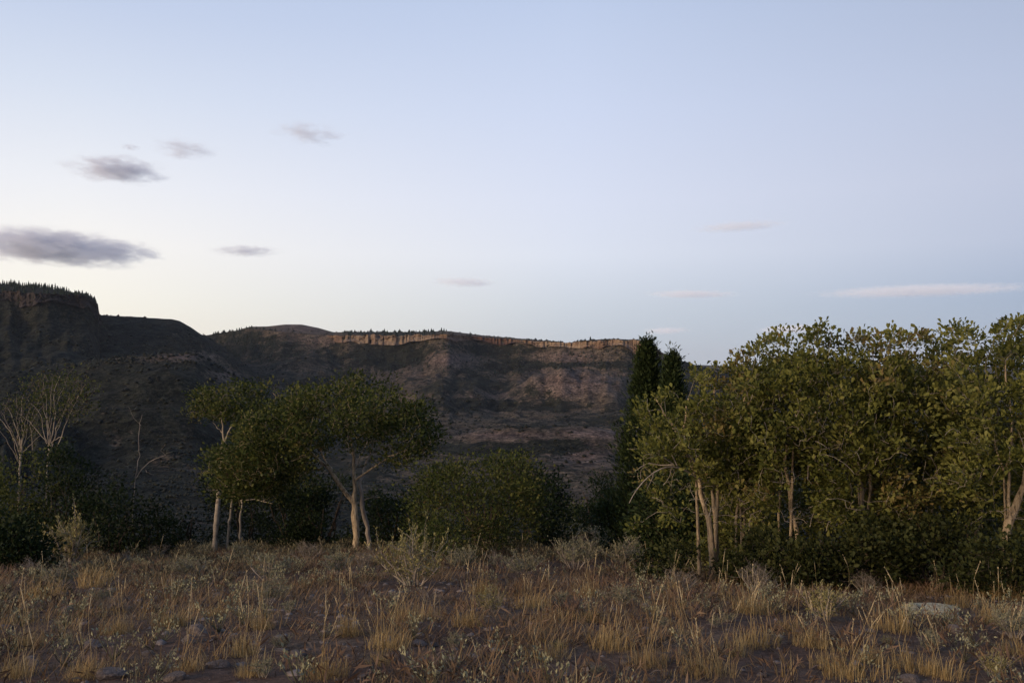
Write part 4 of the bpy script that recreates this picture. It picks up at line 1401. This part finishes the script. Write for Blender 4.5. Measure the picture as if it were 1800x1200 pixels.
SAGES = [(476, 1020, 95, 's'), (470, 1062, 60, 's'), (508, 1078, 46, 's'), (728, 1028, 120, 'r'), (496, 1138, 36, 's'), (800, 1138, 48, 's'), (462, 1192, 60, 's'), (876, 992, 60, 'd'), (862, 1078, 55, 'r'),
         (982, 1146, 34, 'r'), (1050, 1186, 34, 's'), (1168, 1102, 36, 's'), (986, 1064, 50, 's'), (1192, 1044, 75, 'd'), (1086, 1064, 60, 's'), (1258, 1102, 34, 's'), (1282, 1092, 30, 's'),
         (1636, 1146, 56, 's'), (1450, 1090, 100, 'r'), (1562, 1136, 22, 'r'), (1440, 1022, 130, 'd'), (1752, 1192, 60, 'r'), (116, 995, 110, 'r'), (180, 1056, 40, 's'), (116, 1140, 36, 's'),
         (106, 1028, 70, 's'), (338, 1014, 60, 's'), (360, 978, 46, 's'), (302, 1100, 34, 's'), (276, 976, 46, 'd'), (1785, 1122, 70, 's'), (60, 1010, 60, 'd'), (640, 1000, 60, 'd'), (590, 1010, 80, 's'), (920, 1010, 70, 's'), (1010, 1000, 80, 's'),
         (1100, 990, 90, 's'), (1060, 962, 70, 's'), (985, 956, 90, 's'), (1150, 985, 80, 'd'), (420, 990, 70, 's'), (540, 985, 60, 'd'), (230, 1000, 60, 'd'), (1330, 1040, 80, 'd'), (1520, 1040, 60, 'd'), (1745, 1020, 90, 'd'), (810, 1000, 60, 's'), (760, 1062, 60, 'd'), (1065, 950, 44, 's')]
for px, py, w, k in SAGES:
    if k == 's':
        src, nat, nm = SAGE[int(rm.integers(3))], .68, 'sagebrush'
        noun = ('small grey-green sagebrush' if w < 50 else 'broad grey-green sagebrush')
    elif k == 'r':
        src, nat, nm = RABB[int(rm.integers(2))], .6, 'rabbitbrush'
        noun = ('small yellow-green rabbitbrush' if w < 60 else 'big yellow-tipped rabbitbrush')
    else:
        src, nat, nm = DEAD[int(rm.integers(2))], .7, 'dead_shrub'
        noun = ('small tangle of dead brown twigs' if w < 62 else 'wide heap of dead brown twigs')
    place_plant(nm, 'shrub', nm.replace('_', ' ') + ' shrubs in the meadow', src, px, py, w, noun, rm, native=nat)
ROCKS = [(115, 1080, 30), (350, 1116, 42), (333, 1130, 34), (165, 1138, 36), (196, 1190, 54), (306, 1197, 40), (205, 1072, 24), (12, 1105, 24), (296, 1080, 20), (386, 1174, 34), (523, 1153, 34), (738, 1134, 30), (761, 1138, 20), (1097, 1168, 22), (903, 1143, 18), (988, 1090, 12),
         (1530, 1113, 22), (1682, 1112, 34), (1511, 1116, 16), (1714, 1084, 16), (1600, 1198, 34), (60, 1170, 26), (260, 1150, 22), (470, 1098, 16), (1170, 1190, 18), (640, 1190, 20), (880, 1180, 16), (1340, 1190, 20)]
for px, py, w in ROCKS:
    x, y, z = hit(px, py)
    s = w * math.hypot(x, y) / FPX / 1.9
    o = bpy.data.objects.new('stone', STONES[int(rm.integers(5))])
    COL.objects.link(o)
    o.location = (x, y, z + .12 * s); o.scale = (s, s, s); o.rotation_euler = (rm.normal() * .2, rm.normal() * .2, rm.uniform(0, 6.28))
    o['category'] = 'stone'; o['group'] = 'stones lying in the meadow'
    ITEMS.append((o, 'large pinkish stone' if w > 33 else ('fist-sized pinkish stone' if w > 20 else 'small pinkish stone'), px, py))
for px, py, w, k, lab in ((1640, 1078, 80, 0, 'flat pale lichened rock slab lying before the oak thicket at right'), (1602, 1076, 42, 1, 'knobbly cream-coloured lichened rock at the left end of the flat slab'), (1672, 1086, 32, 1, 'cream-coloured lichened rock at the right end of the flat slab'), (1562, 1140, 16, 1, 'small pale lichened rock below and left of the flat slab')):
    x, y, z = hit(px, py)
    s = w * math.hypot(x, y) / FPX / 1.9
    o = bpy.data.objects.new('lichened_rock', LICHEN[k])
    COL.objects.link(o)
    o.location = (x, y, z + .1 * s); o.scale = (s, s, s); o.rotation_euler = (.1, -.1, rm.uniform(0, 6.28) if k else .3)
    tag(o, lab, 'rock', 'lichened rocks before the oak thicket')


def zone(px, py):
    if py >= 1150: row = 'in the front row'
    elif py >= 1048: row = 'mid-meadow'
    else: row = 'along the far brow'
    if px < 210: col = 'below the bare trees'
    elif px < 440: col = 'below the white aspen'
    elif px < 720: col = 'below the forked oak'
    elif px < 960: col = 'below the round bush'
    elif px < 1210: col = 'below the junipers'
    elif px < 1480: col = 'below the thicket, left half'
    else: col = 'below the thicket, right half'
    return row + ' ' + col


def label_items():
    bins = {}
    for o, noun, px, py in ITEMS:
        bins.setdefault((noun, zone(px, py)), []).append((px, py, o))
    words = ['leftmost', 'second from left', 'third from left', 'fourth from left', 'fifth from left', 'sixth from left']
    for (noun, z), L in bins.items():
        L.sort(key=lambda t: t[0])
        for i, (px, py, o) in enumerate(L):
            o['label'] = noun + ' ' + z + ('' if len(L) == 1 else ', ' + (words[i] if i < len(L) - 1 or len(L) > 5 else 'rightmost'))


label_items()


# ------------------------------------------------------------------ meadow: what nobody could count
CLEAR = []
for o_, _n, px_, py_ in ITEMS:
    w_ = o_.scale[0] * (.42 if o_['category'] == 'shrub' else .8 if o_['category'] == 'stone' else .12)
    CLEAR.append((o_.location[0], o_.location[1], w_))
for o_ in list(COL.objects):
    if o_.name.startswith('lichened_rock'):
        CLEAR.append((o_.location[0], o_.location[1], o_.scale[0] * 1.1))
CLEAR = np.array(CLEAR)


def clear(x, y):
    """false where a shrub or stone stands, and on the bare strip just before it"""
    r = np.hypot(x, y)
    ok = np.ones(len(x), bool)
    for cx, cy, w in CLEAR:
        rc = math.hypot(cx, cy)
        lat = np.abs(x * cy - y * cx) / rc
        al = (x * cx + y * cy) / rc - rc
        ok &= ~((lat < w) & (al < w) & (al > -w - .5))
    return ok


def stamp(protos, pts, yaw, sc, name, mat, label, cat):
    b = MB()
    data = []
    for me in protos:
        n = len(me.vertices)
        v = np.zeros(n * 3); me.vertices.foreach_get('co', v)
        lt = np.zeros(len(me.polygons), int); me.polygons.foreach_get('loop_total', lt)
        li = np.zeros(len(me.loops), int); me.loops.foreach_get('vertex_index', li)
        tn = np.zeros(len(me.polygons)); me.attributes['tone'].data.foreach_get('value', tn)
        st = np.concatenate([[0], np.cumsum(lt)[:-1]])
        f3 = np.stack([li[st[lt == 3] + k] for k in range(3)], 1) if (lt == 3).any() else np.zeros((0, 3), int)
        f4 = np.stack([li[st[lt == 4] + k] for k in range(4)], 1) if (lt == 4).any() else np.zeros((0, 4), int)
        data.append((v.reshape(-1, 3), f3, f4, tn[lt == 3], tn[lt == 4]))
    which = np.arange(len(pts)) % len(protos)
    shift = R.normal(size=len(pts)) * .12
    for k, (v, f3, f4, t3, t4) in enumerate(data):
        ii = np.nonzero(which == k)[0]
        m = len(ii)
        if not m: continue
        c, s = np.cos(yaw[ii])[:, None], np.sin(yaw[ii])[:, None]
        x = (v[None, :, 0] * c - v[None, :, 1] * s) * sc[ii][:, None] + pts[ii, 0:1]
        y = (v[None, :, 0] * s + v[None, :, 1] * c) * sc[ii][:, None] + pts[ii, 1:2]
        z = v[None, :, 2] * sc[ii][:, None] + pts[ii, 2:3]
        V = np.stack([x, y, z], -1).reshape(-1, 3)
        o = (np.arange(m) * len(v))[:, None, None]
        if len(f4): b.add(V, (f4[None] + o).reshape(-1, 4), np.clip(t4[None] + shift[ii][:, None], 0, 1).ravel())
        if len(f3):
            b.f3.append(((f3[None] + o).reshape(-1, 3)) + (b.n - len(V) if len(f4) else b.n))
            b.a3.append(np.clip(t3[None] + shift[ii][:, None], 0, 1).ravel())
            if not len(f4):
                b.v.append(V); b.n += len(V)
    return tag(b.build(name, mat), label, cat, None, 'stuff')


def wedge(n, r0, r1, rng, half=42):
    n = int(n * half / 36)
    az = np.radians(rng.uniform(-half, half, n))
    r = np.sqrt(r0 ** 2 + (r1 ** 2 - r0 ** 2) * rng.random(n))
    return r * np.sin(az), r * np.cos(az)


def meadow():
    rng = np.random.default_rng(77)
    # small tufts, thicker to the right as in the photograph
    small = [grass_parts(200 + k, nb, hb, sp).mesh('tuft', M['grass']) for k, (nb, hb, sp) in enumerate(((30, .11, .2), (44, .14, .28), (24, .19, .16), (36, .09, .26)))]
    x, y = wedge(7000, 3.4, 24, rng)
    f = fbm(x * .55 + 3, y * .55, 3)
    d = .16 + 1.5 * f + .03 * x
    k = (rng.random(len(x)) < d) & clear(x, y)
    x, y = x[k], y[k]
    P = np.stack([x, y, H(x, y) - .01], 1)
    stamp(small, P, rng.uniform(0, 6.28, len(P)), rng.uniform(.7, 1.35, len(P)), 'dry_grass', M['grass'], 'thin dry golden grass over the meadow', None)
    # single seed stalks
    x, y = wedge(240, 3.6, 16, rng)
    k = (rng.random(len(x)) < .55 + .05 * x) & clear(x, y)
    x, y = x[k], y[k]
    P = np.stack([x, y, H(x, y) - .01], 1)
    stamp(STALKS, P, rng.uniform(0, 6.28, len(P)), rng.uniform(.6, 1.15, len(P)), 'grass_stalks', M['grass'], 'thin dry seed stalks standing over the meadow', None)
    # mauve-brown dried cushions of low brush
    cush = []
    for s in range(4):
        r2 = np.random.default_rng(400 + s)
        b = MB()
        n = 52
        a = r2.uniform(0, 6.28, n)
        q = .15 * np.sqrt(r2.random(n))
        P = np.stack([np.cos(a) * q, np.sin(a) * q, .10 * (1 - (q / .16) ** 2) * r2.random(n)], 1)
        dirs = np.stack([np.cos(a) * q * 6, np.sin(a) * q * 6, .7 + 0 * a], 1) + r2.normal(size=(n, 3)) * .5
        leaves(b, P, dirs, .065 * r2.uniform(.5, 1.3, n), .13, r2.random(n), r2, False)
        cush.append(b.mesh('cushion', M['mauve']))
    x, y = wedge(5600, 3.4, 25, rng)
    f = fbm(x * .45 + 9, y * .45 + 5, 3)
    k = (rng.random(len(x)) < .55 + 1.6 * f) & clear(x, y)
    x, y = x[k], y[k]
    P = np.stack([x, y, H(x, y) - .015], 1)
    stamp(cush, P, rng.uniform(0, 6.28, len(P)), rng.uniform(.5, 1.6, len(P)), 'ground_brush', M['mauve'], 'low dried mauve-brown ground plants covering the meadow soil', None)
    mats = []
    for q_ in range(4):
        r2 = np.random.default_rng(440 + q_)
        b = MB()
        n = 26
        a = r2.uniform(0, 6.28, n)
        q = .17 * np.sqrt(r2.random(n))
        P = np.stack([np.cos(a) * q, np.sin(a) * q, 0 * a], 1)
        a3 = a + r2.normal(size=n) * .9
        ln = r2.uniform(.05, .15, n)
        d = np.stack([np.cos(a3), np.sin(a3), r2.uniform(.25, 1.3, n)], 1)
        d = unit(d) * ln[:, None]
        sd = np.stack([-np.sin(a3), np.cos(a3), 0 * a], 1) * .0032
        v = np.stack([P - sd, P + sd, P + d], 1).reshape(-1, 3)
        b.add(v, np.arange(n * 3).reshape(-1, 3), r2.beta(2, 2.4, n) * .8)
        mats.append(b.mesh('mat', M['mat']))
    x, y = wedge(15000, 3.4, 24, rng)
    f = fbm(x * .6 + 23, y * .6 + 5, 4)
    k = (rng.random(len(x)) < .62 + 1.9 * f + .01 * x) & clear(x, y)
    x, y = x[k], y[k]
    P = np.stack([x, y, H(x, y) - .004], 1)
    stamp(mats, P, rng.uniform(0, 6.28, len(P)), rng.uniform(.6, 1.6, len(P)), 'matted_grass', M['mat'], 'matted reddish-tan dead grass and litter covering the soil', None)
    # grey-green low growth thickening towards the brow
    lows = []
    for s in range(3):
        r2 = np.random.default_rng(420 + s)
        b = MB()
        n = 230
        a = r2.uniform(0, 6.28, n)
        q = .26 * np.sqrt(r2.random(n))
        P = np.stack([np.cos(a) * q, np.sin(a) * q, .30 * (1 - (q / .28) ** 2) * r2.random(n) ** .6], 1)
        dirs = np.stack([np.cos(a) * q * 3, np.sin(a) * q * 3, .9 + 0 * a], 1) + r2.normal(size=(n, 3)) * .4
        leaves(b, P, dirs, .056 * r2.uniform(.5, 1.5, n), .24, r2.random(n), r2, False)
        lows.append(b.mesh('low', M['brow']))
    x, y = wedge(2300, 9.5, 27, rng)
    f = fbm(x * .3 + 2, y * .3 + 15, 3)
    k = (rng.random(len(x)) < (np.clip((y - 9) / 8, 0, 1) * .4 + .9 * f)) & clear(x, y)
    x, y = x[k], y[k]
    P = np.stack([x, y, H(x, y) - .03], 1)
    stamp(lows, P, rng.uniform(0, 6.28, len(P)), rng.uniform(.5, 1.25, len(P)), 'low_sage', M['brow'], 'low grey sage growth thickening along the brow of the meadow', None)
    sprigs = []
    for q_ in range(4):
        r2 = np.random.default_rng(460 + q_)
        b = MB()
        nt_ = 9
        tp_ = np.stack([r2.normal(size=nt_) * .05, r2.normal(size=nt_) * .05, r2.uniform(.05, .13, nt_)], 1)
        for t_ in tp_:
            b.tube(np.array([[0, 0, 0], t_ * np.array([.6, .6, .5]), t_]), np.array([.003, .002, .0015]), 3, .05)
        idx = np.repeat(np.arange(nt_), 7)
        leaves(b, tp_[idx] + r2.normal(size=(len(idx), 3)) * .012, r2.normal(size=(len(idx), 3)) * .5 + np.array([0, 0, .6]) + tp_[idx] * 4, .019 * r2.uniform(.6, 1.3, len(idx)), .45, r2.random(len(idx)) * .6 + .4, r2, False)
        sprigs.append(b.mesh('sprig', M['sage']))
    x, y = wedge(1500, 3.8, 17, rng)
    f = fbm(x * .5 + 51, y * .5 + 7, 3)
    k = (rng.random(len(x)) < .35 + 1.6 * f) & clear(x, y)
    x, y = x[k], y[k]
    P = np.stack([x, y, H(x, y) - .005], 1)
    stamp(sprigs, P, rng.uniform(0, 6.28, len(P)), rng.uniform(.6, 1.5, len(P)), 'sage_sprigs', M['sage'], 'small pale sage sprigs scattered between the grass', None)
    # gravel
    x, y = wedge(7500, 3.3, 14, rng)
    f = fbm(x * .7 + 40, y * .7, 3)
    k = rng.random(len(x)) < .5 + 1.8 * f - .02 * x
    x, y = x[k], y[k]
    n = len(x)
    s = .006 + .05 * rng.random(n) ** 5
    v, fc = blobs(np.stack([x, y, H(x, y) - .35 * s], -1), s, s * .6, rng)
    b = MB(); b.add(v, fc, np.repeat(rng.random(n), 20))
    tag(b.build('gravel', M['stone']), 'small stones and gravel strewn on the bare soil', None, None, 'stuff')


meadow()

# ------------------------------------------------------------------ clouds: thin evening clouds far beyond the mesas


def cloud_mat(name, dens, seed, cut, asp, alb):
    m, nt, out = mat_new(name)
    tc = nt.nodes.new('ShaderNodeTexCoord')
    mp = nt.nodes.new('ShaderNodeMapping')
    mp.inputs['Scale'].default_value = asp
    mp.inputs['Location'].default_value = (seed * 3.1, seed * 1.7, seed)
    nt.links.new(tc.outputs['Object'], mp.inputs[0])
    n = nt.nodes.new('ShaderNodeTexNoise')
    n.inputs['Scale'].default_value = 1.0
    n.inputs['Detail'].default_value = 7
    n.inputs['Roughness'].default_value = .68
    nt.links.new(mp.outputs[0], n.inputs['Vector'])
    ln = nt.nodes.new('ShaderNodeVectorMath'); ln.operation = 'LENGTH'
    nt.links.new(tc.outputs['Object'], ln.inputs[0])

    def mth(op, a, b, clamp=False):
        q = nt.nodes.new('ShaderNodeMath'); q.operation = op; q.use_clamp = clamp
        for i, v in enumerate((a, b)):
            if isinstance(v, (int, float)): q.inputs[i].default_value = v
            else: nt.links.new(v, q.inputs[i])
        return q.outputs[0]
    fall = mth('SUBTRACT', 1.0, mth('POWER', ln.outputs['Value'], 1.6))
    d = mth('SUBTRACT', mth('ADD', mth('MULTIPLY', n.outputs['Fac'], 2.8), mth('MULTIPLY', fall, .6)), cut)
    d = mth('MULTIPLY', mth('MULTIPLY', mth('MAXIMUM', d, 0.0), mth('MAXIMUM', fall, 0.0)), dens)
    v = nt.nodes.new('ShaderNodeVolumePrincipled')
    v.inputs['Color'].default_value = (*alb, 1)
    v.inputs['Anisotropy'].default_value = 0.2
    nt.links.new(d, v.inputs['Density'])
    nt.links.new(v.outputs[0], out.inputs['Volume'])
    return m


def cloud(px, py, w, h, dens, cut, label, seed, tilt=0.0):
    alb = (.78, .78, .82) if px < 700 else (.99, .985, .99)
    Dc = 26000.0
    p = at(px, py, Dc)
    rx, rz = w / 2 * Dc / FPX, h / 2 * Dc / FPX
    me = bpy.data.meshes.new('cloud')
    import bmesh
    bm = bmesh.new()
    bmesh.ops.create_icosphere(bm, subdivisions=4, radius=1)
    for v in bm.verts:
        q = np.array(v.co)
        f = 1 + .22 * float(fbm(np.array(q[0] * 2.2 + seed), np.array(q[2] * 2 + q[1] * 2.3), 3))
        v.co = Vector(q * f)
    bm.to_mesh(me); bm.free()
    k = w / h
    me.materials.append(cloud_mat('cloud', dens, seed, cut, (max(1.8, k * .8), max(1.5, k * .5), 2.4), alb))
    o = bpy.data.objects.new('cloud', me)
    COL.objects.link(o)
    o.location = tuple(p)
    o.rotation_euler = (0, tilt, math.atan2(-p[0], p[1]))
    o.scale = (rx, max(rx * .55, rz), rz)
    tag(o, label, 'cloud', 'thin evening clouds')


for i, c in enumerate((
        (90, 434, 420, 74, .012, 1.55, 'large dark grey cloud reaching in from the left edge above the wooded mesa', 0.04),
        (205, 298, 210, 62, .009, 1.58, 'solid grey cloud, second largest, high at the left', 0.0),
        (325, 262, 130, 46, .006, 1.60, 'ragged grey cloud just right of and above the solid grey cloud', 0.05),
        (228, 259, 44, 16, .009, 1.55, 'tiny grey puff above the solid grey cloud', 0.0),
        (545, 236, 160, 52, .0045, 1.64, 'faint ragged grey cloud, highest of all, above the gap between the mesas', 0.06),
        (432, 441, 150, 26, .007, 1.58, 'thin grey sliver of cloud right of the large dark cloud', -0.02),
        (815, 496, 150, 22, .009, 1.58, 'thin wispy cloud low over the far mesa', 0.03),
        (1215, 517, 190, 17, .009, 1.52, 'thin lilac sliver of cloud over the right end of the far mesa', 0.02),
        (1620, 511, 420, 22, .006, 1.5, 'long pale lilac bar of cloud low at the right edge', 0.0),
        (1300, 398, 200, 18, .007, 1.52, 'faint pinkish cloud streak in the middle height of the right sky', -0.03),
        (1170, 581, 100, 16, .010, 1.48, 'small whitish cloud just above the tall juniper', -0.02),
        (1390, 578, 140, 18, .010, 1.48, 'low whitish cloud touching the tops of the oak thicket', -0.03))):
    cloud(*c[:6], c[6], 3.3 + i * 1.9, c[7])

# ------------------------------------------------------------------ the evening air
_hm, _ht, _ho = mat_new('evening_air')
_hv = _ht.nodes.new('ShaderNodeVolumePrincipled')
_hv.inputs['Color'].default_value = (.86, .9, 1, 1)
_hv.inputs['Density'].default_value = 2.0e-5
_ht.links.new(_hv.outputs[0], _ho.inputs['Volume'])
hz = MB()
hx, hz0, hz1 = 14300.0, -130.0, 320.0
hz.add([(-hx, -hx, hz0), (hx, -hx, hz0), (hx, hx, hz0), (-hx, hx, hz0), (-hx, -hx, hz1), (hx, -hx, hz1), (hx, hx, hz1), (-hx, hx, hz1)],
       [(0, 3, 2, 1), (4, 5, 6, 7), (0, 1, 5, 4), (1, 2, 6, 5), (2, 3, 7, 6), (3, 0, 4, 7)])
tag(hz.build('haze', _hm), 'thin blue evening air over the whole valley', 'haze', None, 'stuff')
_zs = [v.co.z for o in COL.objects if o.get('kind') == 'structure' and o.type == 'MESH' for v in o.data.vertices]
print('terrain z', min(_zs), max(_zs), 'tris', sum(sum(len(p.vertices) - 2 for p in o.data.polygons) if False else len(o.data.loops) - 2 * len(o.data.polygons) for o in COL.objects if o.type == 'MESH'))
